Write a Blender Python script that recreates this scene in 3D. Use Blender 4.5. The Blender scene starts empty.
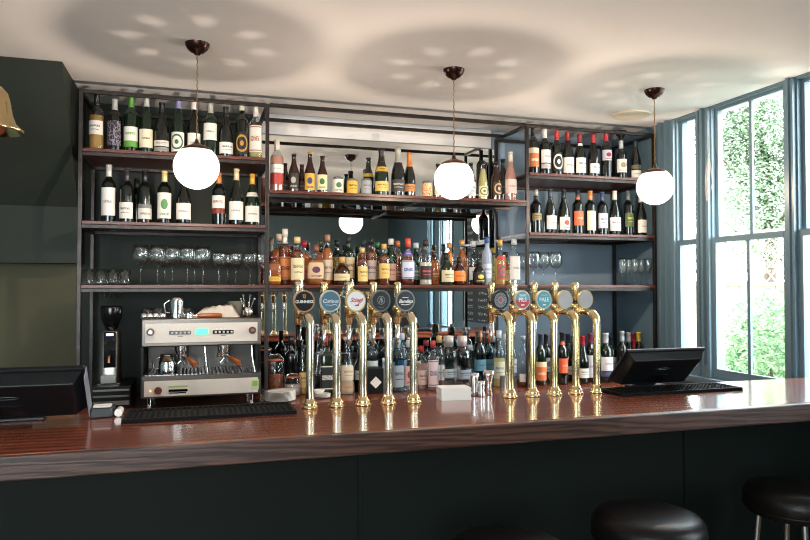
import bpy, math, random
from mathutils import Vector, Matrix
random.seed(7)
PI = math.pi
sc = bpy.context.scene
COL = sc.collection

# ------------------------------------------------------------------ camera, sky, daylight, exposure
CH = 1.55                      # eye height
YAW, PITCH, F = math.radians(17.2), math.radians(1.35), 679.0
cam_d = bpy.data.cameras.new('camera'); cam = bpy.data.objects.new('camera', cam_d); COL.objects.link(cam)
cam_d.sensor_width = 36.0; cam_d.lens = 36.0 * F / 810.0; cam_d.clip_start = 0.02
cam.location = (0, 0, CH); cam.rotation_euler = (PI/2 + PITCH, 0, -YAW)
sc.camera = cam

w = bpy.data.worlds.new('sky'); sc.world = w; w.use_nodes = True
nt = w.node_tree; nt.nodes.clear()
wo = nt.nodes.new('ShaderNodeOutputWorld'); bg = nt.nodes.new('ShaderNodeBackground')
tc = nt.nodes.new('ShaderNodeTexCoord'); sep = nt.nodes.new('ShaderNodeSeparateXYZ')
rp = nt.nodes.new('ShaderNodeValToRGB')
rp.color_ramp.elements[0].position = 0.0; rp.color_ramp.elements[0].color = (0.72, 0.76, 0.78, 1)
rp.color_ramp.elements[1].position = 0.6; rp.color_ramp.elements[1].color = (0.84, 0.94, 1.0, 1)
nt.links.new(tc.outputs['Generated'], sep.inputs[0]); nt.links.new(sep.outputs['Z'], rp.inputs[0])
nt.links.new(rp.outputs[0], bg.inputs[0]); bg.inputs[1].default_value = 19.0
nt.links.new(bg.outputs[0], wo.inputs[0])

XW = 3.06                      # inner face of the window wall
BULB_W = 16.0                  # each pendant bulb
GLOBE_E = 1.5
# daylight openings (y0, y1) in the window wall
WINDOWS = [(3.575, 3.785), (2.895, 3.465), (2.60, 2.835), (0.60, 1.06), (0.14, 0.36)]
FILL_WINDOWS = [(-2.3, -1.3), (-0.95, 0.05)]   # unseen windows added behind the camera for frontal light (x0, x1)
WZ0, WZ1 = 0.98, 2.662
for (a, b) in WINDOWS:
    ld = bpy.data.lights.new('daylight_portal', 'AREA'); ld.shape = 'RECTANGLE'
    ld.size = WZ1 - WZ0; ld.size_y = b - a; ld.cycles.is_portal = True
    lo = bpy.data.objects.new('daylight_portal', ld); COL.objects.link(lo)
    lo.location = (XW + 0.11, (a + b) / 2, (WZ0 + WZ1) / 2); lo.rotation_euler = (0, PI/2, 0)

for (a, b) in FILL_WINDOWS:
    ld = bpy.data.lights.new('daylight_portal', 'AREA'); ld.shape = 'RECTANGLE'
    ld.size = b - a; ld.size_y = 1.6; ld.cycles.is_portal = True
    lo = bpy.data.objects.new('daylight_portal', ld); COL.objects.link(lo)
    lo.location = ((a + b) / 2, -2.02, 1.7); lo.rotation_euler = (PI/2, 0, 0)
sc.view_settings.view_transform = 'Standard'; sc.view_settings.look = 'None'
sc.view_settings.exposure = 0.55; sc.view_settings.gamma = 1.0; sc.view_settings.use_curve_mapping = False
sc.cycles.use_denoising = True; sc.cycles.filter_width = 1.1
sc.cycles.max_bounces = 9; sc.cycles.diffuse_bounces = 5; sc.cycles.glossy_bounces = 5
sc.cycles.transparent_max_bounces = 24; sc.cycles.transmission_bounces = 6
sc.cycles.sample_clamp_indirect = 6.0
sc.cycles.caustics_reflective = False; sc.cycles.caustics_refractive = False

# ------------------------------------------------------------------ helpers
def at(px, py, Y):
    """world x and z where the sight line through a photo point meets the vertical plane y = Y"""
    dx, dz = (px - 405) / F, (270 - py) / F
    f = 1 * math.cos(PITCH) - dz * math.sin(PITCH); z = math.sin(PITCH) + dz * math.cos(PITCH)
    X = dx * math.cos(YAW) + f * math.sin(YAW); Yy = -dx * math.sin(YAW) + f * math.cos(YAW)
    k = Y / Yy
    return X * k, CH + z * k

def lin(c):
    if isinstance(c, str):
        c = tuple(int(c[i:i+2], 16) / 255 for i in (0, 2, 4))
        c = tuple(x / 12.92 if x <= 0.04045 else ((x + 0.055) / 1.055) ** 2.4 for x in c)
    return (c[0], c[1], c[2], 1.0)

MATS = {}
def pm(name, col, rough=0.5, metal=0.0, spec=0.5, coat=0.0, emis=None, es=0.0, trans=0.0, var=0.0, vscale=20.0, bump=0.0, bscale=200.0):
    if name in MATS: return MATS[name]
    m = bpy.data.materials.new(name); m.use_nodes = True; n = m.node_tree; b = n.nodes['Principled BSDF']
    b.inputs['Base Color'].default_value = lin(col); b.inputs['Roughness'].default_value = rough
    b.inputs['Metallic'].default_value = metal; b.inputs['Specular IOR Level'].default_value = spec
    b.inputs['Coat Weight'].default_value = coat; b.inputs['Coat Roughness'].default_value = 0.08
    if emis is not None:
        b.inputs['Emission Color'].default_value = lin(emis); b.inputs['Emission Strength'].default_value = es
    if trans: b.inputs['Transmission Weight'].default_value = trans
    if var or bump:
        t = n.nodes.new('ShaderNodeTexCoord')
        if var:
            no = n.nodes.new('ShaderNodeTexNoise'); no.inputs['Scale'].default_value = vscale; no.inputs['Detail'].default_value = 4
            r = n.nodes.new('ShaderNodeValToRGB'); c = lin(col)
            r.color_ramp.elements[0].position = .3; r.color_ramp.elements[1].position = .7
            r.color_ramp.elements[0].color = tuple(max(0, x * (1 - var)) for x in c[:3]) + (1,)
            r.color_ramp.elements[1].color = tuple(min(1, x * (1 + var)) for x in c[:3]) + (1,)
            n.links.new(t.outputs['Object'], no.inputs['Vector']); n.links.new(no.outputs['Fac'], r.inputs[0])
            n.links.new(r.outputs[0], b.inputs['Base Color'])
        if bump:
            nb = n.nodes.new('ShaderNodeTexNoise'); nb.inputs['Scale'].default_value = bscale
            bu = n.nodes.new('ShaderNodeBump'); bu.inputs['Strength'].default_value = bump; bu.inputs['Distance'].default_value = 0.004
            n.links.new(t.outputs['Object'], nb.inputs['Vector']); n.links.new(nb.outputs['Fac'], bu.inputs['Height'])
            n.links.new(bu.outputs[0], b.inputs['Normal'])
    MATS[name] = m; return m

def wood(name, dark, light, rough=0.25, coat=0.0, scale=(1.2, 14, 14), wav=3.0, bump=0.05, detail=3.0, dist=4.0):
    if name in MATS: return MATS[name]
    m = bpy.data.materials.new(name); m.use_nodes = True; n = m.node_tree; b = n.nodes['Principled BSDF']
    t = n.nodes.new('ShaderNodeTexCoord'); mp = n.nodes.new('ShaderNodeMapping'); mp.inputs['Scale'].default_value = scale
    wv = n.nodes.new('ShaderNodeTexWave'); wv.wave_type = 'BANDS'; wv.bands_direction = 'DIAGONAL'
    wv.inputs['Scale'].default_value = wav; wv.inputs['Distortion'].default_value = dist
    wv.inputs['Detail'].default_value = detail; wv.inputs['Detail Scale'].default_value = 1.5
    no = n.nodes.new('ShaderNodeTexNoise'); no.inputs['Scale'].default_value = 3.0; no.inputs['Detail'].default_value = 8
    mx = n.nodes.new('ShaderNodeMix'); mx.inputs[0].default_value = 0.5
    r = n.nodes.new('ShaderNodeValToRGB'); r.color_ramp.elements[0].position = .25; r.color_ramp.elements[1].position = .75
    r.color_ramp.elements[0].color = lin(dark); r.color_ramp.elements[1].color = lin(light)
    L = n.links.new
    L(t.outputs['Object'], mp.inputs[0]); L(mp.outputs[0], wv.inputs['Vector']); L(mp.outputs[0], no.inputs['Vector'])
    L(wv.outputs['Fac'], mx.inputs[2]); L(no.outputs['Fac'], mx.inputs[3]); L(mx.outputs[0], r.inputs[0])
    L(r.outputs[0], b.inputs['Base Color'])
    bu = n.nodes.new('ShaderNodeBump'); bu.inputs['Strength'].default_value = bump; bu.inputs['Distance'].default_value = 0.002
    L(mx.outputs[0], bu.inputs['Height']); L(bu.outputs[0], b.inputs['Normal'])
    b.inputs['Roughness'].default_value = rough; b.inputs['Coat Weight'].default_value = coat; b.inputs['Coat Roughness'].default_value = 0.1
    MATS[name] = m; return m

def thin_glass(name, col=(0.95, 0.97, 0.97), edge=0.5, base=0.03, rough=0.03):
    if name in MATS: return MATS[name]
    m = bpy.data.materials.new(name); m.use_nodes = True; n = m.node_tree; n.nodes.clear()
    o = n.nodes.new('ShaderNodeOutputMaterial'); mx = n.nodes.new('ShaderNodeMixShader')
    tr = n.nodes.new('ShaderNodeBsdfTransparent'); tr.inputs[0].default_value = lin(col)
    gl = n.nodes.new('ShaderNodeBsdfGlossy'); gl.inputs['Roughness'].default_value = rough
    lw = n.nodes.new('ShaderNodeLayerWeight'); lw.inputs[0].default_value = 0.35
    mr = n.nodes.new('ShaderNodeMapRange'); mr.inputs['To Min'].default_value = base; mr.inputs['To Max'].default_value = edge; pw = n.nodes.new('ShaderNodeMath'); pw.operation = 'POWER'; pw.inputs[1].default_value = 1.8
    n.links.new(lw.outputs['Facing'], pw.inputs[0]); n.links.new(pw.outputs[0], mr.inputs['Value']); n.links.new(mr.outputs[0], mx.inputs[0])
    n.links.new(tr.outputs[0], mx.inputs[1]); n.links.new(gl.outputs[0], mx.inputs[2]); n.links.new(mx.outputs[0], o.inputs[0])
    MATS[name] = m; return m

def liquid(name, trc, dif, k=0.45):
    if name in MATS: return MATS[name]
    m = bpy.data.materials.new(name); m.use_nodes = True; n = m.node_tree; n.nodes.clear()
    o = n.nodes.new('ShaderNodeOutputMaterial'); m1 = n.nodes.new('ShaderNodeMixShader'); m2 = n.nodes.new('ShaderNodeMixShader')
    tr = n.nodes.new('ShaderNodeBsdfTransparent'); tr.inputs[0].default_value = lin(trc)
    df = n.nodes.new('ShaderNodeBsdfDiffuse'); df.inputs[0].default_value = lin(dif)
    gl = n.nodes.new('ShaderNodeBsdfGlossy'); gl.inputs['Roughness'].default_value = 0.08
    m1.inputs[0].default_value = k; m2.inputs[0].default_value = 0.07
    n.links.new(tr.outputs[0], m1.inputs[1]); n.links.new(df.outputs[0], m1.inputs[2])
    n.links.new(m1.outputs[0], m2.inputs[1]); n.links.new(gl.outputs[0], m2.inputs[2]); n.links.new(m2.outputs[0], o.inputs[0])
    MATS[name] = m; return m

def label_mat(col, ink='222222', style='lines'):
    """printed paper label; the print lives in the label's own uv frame"""
    name = 'label_%s_%s_%s' % (col, ink, style)
    if name in MATS: return MATS[name]
    m = bpy.data.materials.new(name); m.use_nodes = True; n = m.node_tree; b = n.nodes['Principled BSDF']
    b.inputs['Roughness'].default_value = 0.55
    L = n.links.new
    t = n.nodes.new('ShaderNodeTexCoord'); s = n.nodes.new('ShaderNodeSeparateXYZ'); L(t.outputs['UV'], s.inputs[0])
    def M(op, a, bb=None, c=None):
        q = n.nodes.new('ShaderNodeMath'); q.operation = op
        for i, v in enumerate((a, bb, c)):
            if v is None: continue
            if isinstance(v, (int, float)): q.inputs[i].default_value = v
            else: L(v, q.inputs[i])
        return q.outputs[0]
    U, V = s.outputs['X'], s.outputs['Y']
    def band(v0, hw, uw=0.34, broken=True):
        a = M('LESS_THAN', M('ABSOLUTE', M('SUBTRACT', V, v0)), hw)
        c = M('LESS_THAN', M('ABSOLUTE', M('SUBTRACT', U, 0.5)), uw)
        r = M('MULTIPLY', a, c)
        if broken:
            no = n.nodes.new('ShaderNodeTexNoise'); no.inputs['Scale'].default_value = 22.0; L(t.outputs['UV'], no.inputs['Vector'])
            r = M('MULTIPLY', r, M('GREATER_THAN', no.outputs['Fac'], 0.47))
        return r
    if style == 'plain': fac = band(0.5, 0.05, 0.25)
    elif style == 'lines': fac = M('MAXIMUM', band(0.62, 0.07, 0.30), band(0.36, 0.03, 0.26))
    elif style == 'foot': fac = M('MAXIMUM', M('LESS_THAN', V, 0.30), band(0.66, 0.06, 0.3))
    elif style == 'head': fac = M('MAXIMUM', M('GREATER_THAN', V, 0.72), band(0.36, 0.07, 0.3))
    elif style == 'border':
        q = M('MAXIMUM', M('ABSOLUTE', M('SUBTRACT', U, 0.5)), M('ABSOLUTE', M('SUBTRACT', V, 0.5)))
        fac = M('MAXIMUM', M('MULTIPLY', M('GREATER_THAN', q, 0.42), M('LESS_THAN', q, 0.46)), band(0.5, 0.09, 0.28))
    elif style == 'disc':
        uu, vv = M('SUBTRACT', U, 0.5), M('SUBTRACT', V, 0.55)
        d = M('SQRT', M('ADD', M('MULTIPLY', uu, uu), M('MULTIPLY', vv, vv)))
        fac = M('MAXIMUM', M('LESS_THAN', d, 0.2), band(0.16, 0.05, 0.28))
    elif style == 'ring':
        uu, vv = M('SUBTRACT', U, 0.5), M('SUBTRACT', V, 0.5)
        d = M('SQRT', M('ADD', M('MULTIPLY', uu, uu), M('MULTIPLY', vv, vv)))
        fac = M('MAXIMUM', M('MULTIPLY', M('LESS_THAN', d, 0.4), M('GREATER_THAN', d, 0.3)), M('LESS_THAN', d, 0.12))
    else:  # scrawl
        no = n.nodes.new('ShaderNodeTexNoise'); no.inputs['Scale'].default_value = 5.0; no.inputs['Detail'].default_value = 3; L(t.outputs['UV'], no.inputs['Vector'])
        fac = M('LESS_THAN', M('ABSOLUTE', M('SUBTRACT', no.outputs['Fac'], 0.5)), 0.035)
    mx = n.nodes.new('ShaderNodeMix'); mx.data_type = 'RGBA'
    mx.inputs[6].default_value = lin(col); mx.inputs[7].default_value = lin(ink)
    L(fac, mx.inputs[0]); L(mx.outputs[2], b.inputs['Base Color'])
    MATS[name] = m; return m

class MB:
    """collects shapes of ONE part"""
    def __init__(s): s.v = []; s.f = []; s.sm = []; s.uv = None
    def add(s, vs, fs, smooth=False):
        k = len(s.v); s.v += [tuple(v) for v in vs]
        s.f += [tuple(i + k for i in f) for f in fs]; s.sm += [smooth] * len(fs); return s
    def box(s, x0, x1, y0, y1, z0, z1, M=None):
        vs = [Vector((x, y, z)) for x in (x0, x1) for y in (y0, y1) for z in (z0, z1)]
        if M is not None: vs = [M @ v for v in vs]
        return s.add(vs, [(0,1,3,2),(4,6,7,5),(0,4,5,1),(2,3,7,6),(0,2,6,4),(1,5,7,3)])
    def lathe(s, prof, seg=24, M=None, sq=0.0, sx=1.0, sy=1.0, skip=None, smooth=True):
        """revolve (r, z) pairs about z; sq > 0 squares the section off"""
        vs = []; fs = []
        for (r, z) in prof:
            for i in range(seg):
                a = 2 * PI * (i + 0.5) / seg; c, d = math.cos(a), math.sin(a)
                k = 1.0
                if sq: k = (abs(c) ** (2 + sq * 6) + abs(d) ** (2 + sq * 6)) ** (-1 / (2 + sq * 6))
                v = Vector((r * k * c * sx, r * k * d * sy, z)); vs.append(M @ v if M is not None else v)
        for j in range(len(prof) - 1):
            for i in range(seg):
                if skip and skip(j, i): continue
                a, b = j * seg + i, j * seg + (i + 1) % seg
                fs.append((a, b, b + seg, a + seg))
        return s.add(vs, fs, smooth)
    def disc(s, r, z, seg=24, M=None, up=True):
        vs = [Vector((r * math.cos(2*PI*i/seg), r * math.sin(2*PI*i/seg), z)) for i in range(seg)]
        if M is not None: vs = [M @ v for v in vs]
        return s.add(vs, [tuple(range(seg)) if up else tuple(range(seg))[::-1]])
    def cyl(s, r, z0, z1, seg=20, M=None, r2=None):
        r2 = r if r2 is None else r2
        s.lathe([(r, z0), (r2, z1)], seg, M); 
        vs = []
        for rr, z in ((r, z0), (r2, z1)):
            vs.append([Vector((rr * math.cos(2*PI*(i+.5)/seg), rr * math.sin(2*PI*(i+.5)/seg), z)) for i in range(seg)])
        for q, ring in enumerate(vs):
            rg = [M @ v for v in ring] if M is not None else ring
            s.add(rg, [tuple(range(seg))[::-1] if q == 0 else tuple(range(seg))])
        return s
    def tube(s, pts, r, seg=12, cap=True, rs=None):
        pts = [Vector(p) for p in pts]; n = len(pts); vs = []; fs = []
        up = None
        for i, p in enumerate(pts):
            d = (pts[min(i + 1, n - 1)] - pts[max(i - 1, 0)]).normalized()
            if up is None:
                up = Vector((1, 0, 0)) if abs(d.x) < 0.9 else Vector((0, 1, 0))
            u = (up - d * up.dot(d)).normalized(); v = d.cross(u); up = u
            rr = rs[i] if rs else r
            vs += [p + (u * math.cos(2*PI*k/seg) + v * math.sin(2*PI*k/seg)) * rr for k in range(seg)]
        for i in range(n - 1):
            for k in range(seg):
                a, b = i * seg + k, i * seg + (k + 1) % seg
                fs.append((a, b, b + seg, a + seg))
        s.add(vs, fs, True)
        if cap:
            s.add(vs[:seg], [tuple(range(seg))[::-1]]); s.add(vs[-seg:], [tuple(range(seg))])
        return s
    def sphere(s, c, r, seg=20, rings=12, sz=1.0):
        prof = [(max(r * math.sin(PI * j / rings), 1e-5), -r * sz * math.cos(PI * j / rings)) for j in range(rings + 1)]
        return s.lathe(prof, seg, Matrix.Translation(c))
    def mesh(s, name, mat, bev=0.0):
        me = bpy.data.meshes.new(name); me.from_pydata(s.v, [], s.f)
        me.polygons.foreach_set('use_smooth', s.sm); 
        if s.uv: 
            ul = me.uv_layers.new(name='uv'); ul.data.foreach_set('uv', s.uv)
        me.materials.append(mat); me.update(); return me
    def build(s, name, mat, parent=None, loc=None, bev=0.0, rot=None, smooth_bev=True):
        o = bpy.data.objects.new(name, s.mesh(name, mat)); COL.objects.link(o)
        if parent is not None: o.parent = parent
        if loc: o.location = loc
        if rot: o.rotation_euler = rot
        if bev:
            md = o.modifiers.new('bevel', 'BEVEL'); md.width = bev; md.segments = 2; md.limit_method = 'ANGLE'
        return o

SEEN = {}
def tag(o, label, cat, group=None, kind=None):
    assert 4 <= len(label.split()) <= 16, (len(label.split()), label)
    if label in SEEN: print('DUP LABEL', label)
    SEEN[label] = 1
    o['label'] = label; o['category'] = cat
    if group: o['group'] = group
    if kind: o['kind'] = kind
    return o
def empty(name, loc, rz=0.0):
    o = bpy.data.objects.new(name, None); COL.objects.link(o); o.empty_display_size = 0.05
    o.location = loc; o.rotation_euler = (0, 0, rz); return o
def struct(name, mb, mat, bev=0.0):
    o = mb.build(name, mat, bev=bev); o['kind'] = 'structure'; return o
def inst(name, me, parent, loc=None, rot=None):
    o = bpy.data.objects.new(name, me); COL.objects.link(o); o.parent = parent
    if loc: o.location = loc
    if rot: o.rotation_euler = rot
    return o
ORD = ['first','second','third','fourth','fifth','sixth','seventh','eighth','ninth','tenth','eleventh','twelfth','thirteenth','fourteenth','fifteenth','sixteenth','seventeenth','eighteenth','nineteenth','twentieth','twenty-first','twenty-second','twenty-third','twenty-fourth','twenty-fifth','twenty-sixth']
def text_mesh(name, body, size, mat, shear=0.0, ext=0.0004, bold=0.0):
    c = bpy.data.curves.new(name, 'FONT'); c.body = body; c.size = size; c.align_x = 'CENTER'; c.align_y = 'CENTER'
    c.extrude = ext; c.shear = shear; c.offset = bold; c.resolution_u = 2
    t = bpy.data.objects.new(name, c); COL.objects.link(t)
    dg = bpy.context.evaluated_depsgraph_get(); me = bpy.data.meshes.new_from_object(t.evaluated_get(dg))
    bpy.data.objects.remove(t); me.materials.clear(); me.materials.append(mat); me.name = name
    return me
FACE = (PI/2, 0, 0)   # turns an XY drawing to face the camera side (-y)

# ------------------------------------------------------------------ materials
M_ceil = pm('ceiling_paint', (0.86, 0.82, 0.80), 0.8, var=0.03, vscale=1.5)
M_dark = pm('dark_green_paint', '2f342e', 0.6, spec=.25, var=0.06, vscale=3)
M_rear = pm('teal_paint', '7a8f95', 0.6, var=0.05, vscale=2)
M_olive = pm('olive_plaster', '57543f', 0.8, var=0.06, vscale=4)
M_rackwall = pm('window_lit_paint', '8fa2b2', 0.6, var=0.05, vscale=3)  # back wall at the right: daylight sheen put into a lighter colour
M_frame = pm('window_paint', '627883', 0.35)
M_steel = pm('rack_steel', '3a3533', 0.38, 0.8, var=0.25, vscale=30)
M_board = wood('shelf_wood', '3a1a12', '6e3524', rough=0.35, scale=(2, 25, 25))
M_bar = wood('bar_top_wood', '6a3020', 'a65a3e', rough=0.24, coat=0.8, scale=(0.6, 9, 9), wav=1.6, bump=0.10)
M_edge = wood('bar_edge_wood', '26150f', '4c3025', rough=0.4, coat=0.1, scale=(0.9, 4, 16), wav=2.0, bump=0.2, dist=9.0)
M_back = wood('back_counter_wood', '5c2a1a', '8a4830', rough=0.25, coat=0.4, scale=(0.8, 10, 10))
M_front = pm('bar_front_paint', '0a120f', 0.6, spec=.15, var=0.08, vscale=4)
M_floor = wood('floor_wood', '6a4c36', '9a7656', rough=0.4, scale=(1, 6, 6))
M_brass = pm('brass', '', 0.5) if False else pm('brass', (0.88, 0.68, 0.36), 0.14, 1.0)
M_chrome = pm('steel_polished', (0.78, 0.78, 0.78), 0.12, 1.0)
M_ss = pm('steel_brushed', (0.48, 0.46, 0.43), 0.3, 1.0)
M_bronze = pm('dark_bronze', '3a211b', 0.25, 0.7)
M_capb = pm('bronze_cap', '6b4a3a', 0.3, 0.8)
M_black = pm('black_plastic', '0f1113', 0.42, spec=.3)
M_blackg = pm('black_gloss', '0c0d0f', 0.12)
M_rubber = pm('black_rubber', '0b0c0d', 0.7, spec=.15, bump=0.3, bscale=300)
M_leather = pm('black_leather', '0f0c0b', 0.4, spec=.25, bump=0.15, bscale=90)
M_white = pm('white_ceramic', 'e8e2da', 0.2)
M_paper = pm('white_paper', 'e4e0d8', 0.8)
M_cream = pm('cream_enamel', 'd9cfc4', 0.3)
M_glass = thin_glass('clear_glass', edge=0.95, base=0.07, rough=0.09)
M_gin = thin_glass('clear_bottle_glass', (0.90, 0.94, 0.95), edge=0.8, base=0.08)
M_teal = thin_glass('teal_bottle_glass', (0.35, 0.62, 0.70), edge=0.6, base=0.08)
M_greeng = thin_glass('green_bottle_glass', (0.10, 0.42, 0.22), edge=0.6, base=0.08)
M_frost = pm('frosted_glass', '939fb4', 0.35, spec=0.5)
M_wine = pm('dark_wine_glass', '0b110d', 0.09, spec=0.6, coat=0.5)
M_green = pm('green_wine_glass', '0d2013', 0.08, spec=0.6, coat=0.5)
M_brown = pm('brown_beer_glass', '2c1007', 0.1, spec=0.6, coat=0.4)
M_blackglass = pm('black_bottle_glass', '0b0b0c', 0.1, coat=0.5)
LQ = {'amber': liquid('amber_spirit', (0.90, 0.38, 0.10), (0.72, 0.22, 0.04)),
      'gold': liquid('gold_spirit', (0.92, 0.62, 0.18), (0.9, 0.55, 0.15)),
      'red': liquid('red_spirit', (0.70, 0.10, 0.05), (0.65, 0.08, 0.04)),
      'brown': liquid('brown_spirit', (0.60, 0.22, 0.08), (0.36, 0.10, 0.035), .35),
      'rose': liquid('rose_wine', (0.98, 0.62, 0.52), (0.90, 0.46, 0.36)),
      'pink': liquid('pink_spirit', (0.95, 0.75, 0.72), (0.9, 0.6, 0.55), 0.3),
      'lemon': liquid('pale_yellow_spirit', (0.93, 0.85, 0.42), (0.9, 0.8, 0.35)),
      'milk': liquid('cream_cordial', (0.9, 0.85, 0.75), (0.85, 0.75, 0.6), 0.7)}
GL = {'wine': M_wine, 'green': M_green, 'brown': M_brown, 'black': M_blackglass, 'clear': M_gin, 'teal': M_teal, 'greenclear': M_greeng, 'frost': M_frost}
def capm(c): return pm('cap_' + c, c, 0.32, 0.15 if c not in ('0f0f10',) else 0.0)

# ------------------------------------------------------------------ bottles
# outlines as (radius, height) fractions of the standard size; the last value is where the cap starts
P = {
 'bordeaux': (0.0375, 0.300, [(0,0.004),(.030,0),(.0365,.002),(.0375,.008),(.0375,.188),(.0362,.200),(.031,.212),(.022,.223),(.0165,.233),(.0148,.245),(.0140,.288),(.0155,.289),(.0155,.2995),(0,.300)], .238),
 'burgundy': (0.0410, 0.296, [(0,0.004),(.032,0),(.0395,.002),(.041,.008),(.041,.130),(.0395,.148),(.035,.168),(.027,.192),(.0205,.212),(.0165,.232),(.0145,.250),(.0142,.285),(.0158,.286),(.0158,.2955),(0,.296)], .236),
 'hock': (0.0365, 0.330, [(0,0.004),(.029,0),(.0355,.002),(.0365,.008),(.0365,.150),(.034,.175),(.028,.205),(.021,.237),(.0162,.262),(.0140,.285),(.0138,.320),(.0152,.321),(.0152,.3295),(0,.330)], .272),
 'champagne': (0.0440, 0.315, [(0,0.004),(.034,0),(.042,.002),(.044,.010),(.044,.120),(.0425,.145),(.038,.170),(.029,.200),(.021,.228),(.0175,.250),(.0165,.280),(.0185,.283),(.019,.300),(.017,.313),(0,.315)], .215),
 'spirit': (0.0380, 0.290, [(0,0.004),(.032,0),(.037,.002),(.038,.008),(.038,.178),(.0365,.190),(.030,.202),(.019,.212),(.0145,.222),(.0135,.240),(.0135,.252),(.0165,.253),(.0165,.2895),(0,.290)], .251),
 'slim': (0.0330, 0.320, [(0,0.004),(.027,0),(.032,.002),(.033,.008),(.033,.190),(.030,.210),(.022,.230),(.0155,.248),(.0135,.262),(.0135,.280),(.016,.281),(.016,.3195),(0,.320)], .279),
 'square': (0.0360, 0.250, [(0,0.004),(.033,0),(.035,.002),(.036,.006),(.036,.165),(.034,.174),(.022,.182),(.0150,.188),(.0145,.205),(.0145,.210),(.018,.211),(.018,.2495),(0,.250)], .209),
 'squat': (0.0520, 0.190, [(0,0.004),(.044,0),(.050,.003),(.052,.012),(.052,.078),(.048,.100),(.036,.120),(.022,.134),(.0165,.144),(.0165,.152),(.0185,.153),(.0185,.1895),(0,.190)], .151),
 'flask': (0.0500, 0.230, [(0,0.004),(.036,0),(.042,.003),(.048,.030),(.050,.075),(.048,.115),(.038,.145),(.024,.160),(.0165,.170),(.0155,.188),(.0185,.189),(.0185,.2295),(0,.230)], .187),
 'beer': (0.0310, 0.235, [(0,0.004),(.025,0),(.030,.002),(.031,.008),(.031,.115),(.0295,.130),(.022,.155),(.0155,.178),(.0130,.200),(.0125,.225),(.0140,.226),(.0140,.2345),(0,.235)], .224),
 'gin': (0.0480, 0.245, [(0,0.004),(.042,0),(.046,.003),(.048,.010),(.048,.155),(.046,.170),(.036,.184),(.026,.190),(.024,.197),(.024,.200),(.030,.201),(.030,.2445),(0,.245)], .200),
 'milk': (0.0360, 0.250, [(0,0.004),(.030,0),(.035,.002),(.036,.008),(.036,.105),(.033,.130),(.025,.165),(.0185,.195),(.0160,.220),(.0165,.238),(.018,.239),(.018,.2495),(0,.250)], .237),
}
MESHC = {}
def scaled(prof, kr, kz): return [(max(r * kr, 1e-5), z * kz) for r, z in prof]
def rad_at(prof, z):
    for (r0, z0), (r1, z1) in zip(prof, prof[1:]):
        if z0 <= z <= z1 and z1 > z0: return r0 + (r1 - r0) * (z - z0) / (z1 - z0)
    return prof[3][0]
def bottle_mesh(kind, R, H, part, mat, extra=()):
    key = (kind, round(R, 4), round(H, 3), part, mat.name, extra)
    if key in MESHC: return MESHC[key]
    R0, H0, prof, cz = P[kind]; kr, kz = R / R0, H / H0
    pr = scaled(prof, kr, kz); sq = {'square': 1.0, 'flask': 0.0, 'gin': 0.15}.get(kind, 0.0); sy = 0.62 if kind == 'flask' else 1.0
    mb = MB(); seg = 28
    if part == 'glass':
        mb.lathe(pr, seg, sq=sq, sy=sy)
    elif part == 'liquid':
        lvl = extra[0] * H; pts = []
        for i, (r, z) in enumerate(pr):
            if z < lvl: pts.append((max(r - 0.002, 1e-5), max(z, .003)))
        rr = max(rad_at(pr, lvl) - .002, .004); pts += [(rr, lvl), (1e-5, lvl)]
        mb.lathe(pts, seg, sq=sq, sy=sy)
    elif part == 'cap':
        z0 = extra[0] * H if extra else cz * kz; pts = [(1e-5, z0), (rad_at(pr, z0) + .0008, z0)]
        pts += [(r + .0008 if r > 1e-4 else 1e-5, z + (.0008 if z > H - 1e-3 else 0)) for r, z in pr if z > z0 + 1e-4]
        mb.lathe(pts, 20)
    elif part == 'label':
        f0, f1, arc = extra; z0, z1 = f0 * H, f1 * H; n = 14; rows = 6
        vs = []; fs = []; uvs = []
        for j in range(rows + 1):
            z = z0 + (z1 - z0) * j / rows; r = rad_at(pr, z) + .0008
            for i in range(n + 1):
                a = -PI/2 + arc * (i / n - 0.5); c, d = math.cos(a), math.sin(a); k = 1.0
                if sq: k = (abs(c) ** (2 + sq * 6) + abs(d) ** (2 + sq * 6)) ** (-1 / (2 + sq * 6))
                vs.append((r * k * c, (r * k * d - (0.0004 if sq else 0)) * sy - (.0004 if sy < 1 else 0), z))
        for j in range(rows):
            for i in range(n):
                a = j * (n + 1) + i; fs.append((a, a + 1, a + n + 2, a + n + 1))
                for (ii, jj) in ((i, j), (i + 1, j), (i + 1, j + 1), (i, j + 1)): uvs += [ii / n, jj / rows]
        mb.add(vs, fs, True); mb.uv = uvs
    me = mb.mesh(part, mat); MESHC[key] = me; return me

def bottle(desc, X, Y, Z, H, kind, glass, cap, labels, liq=None, name='wine_bottle', group=None, kr=None, capz=None, cat='bottle', rz=None):
    R0, H0 = P[kind][:2]; R = R0 * (kr if kr else 1.0)
    root = empty(name, (X, Y, Z), random.uniform(-.25, .25) if rz is None else rz)
    if kind in ('square', 'flask'): root.rotation_euler.z = -math.atan2(X, Y) * 0.5
    tag(root, desc, cat, group)
    inst('glass_body', bottle_mesh(kind, R, H, 'glass', GL[glass]), root)
    if liq:
        lm, lv = liq; inst('liquid', bottle_mesh(kind, R, H, 'liquid', LQ[lm], (lv,)), root)
    if cap: inst('cap', bottle_mesh(kind, R, H, 'cap', capm(cap), (capz,) if capz else ()), root)
    for lb in labels:
        f0, f1, colr = lb[0], lb[1], lb[2]; ink = lb[3] if len(lb) > 3 else '222222'; st = lb[4] if len(lb) > 4 else 'lines'
        inst('label', bottle_mesh(kind, R, H, 'label', label_mat(colr, ink, st), (f0, f1, 2.5)), root)
    return root

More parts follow.
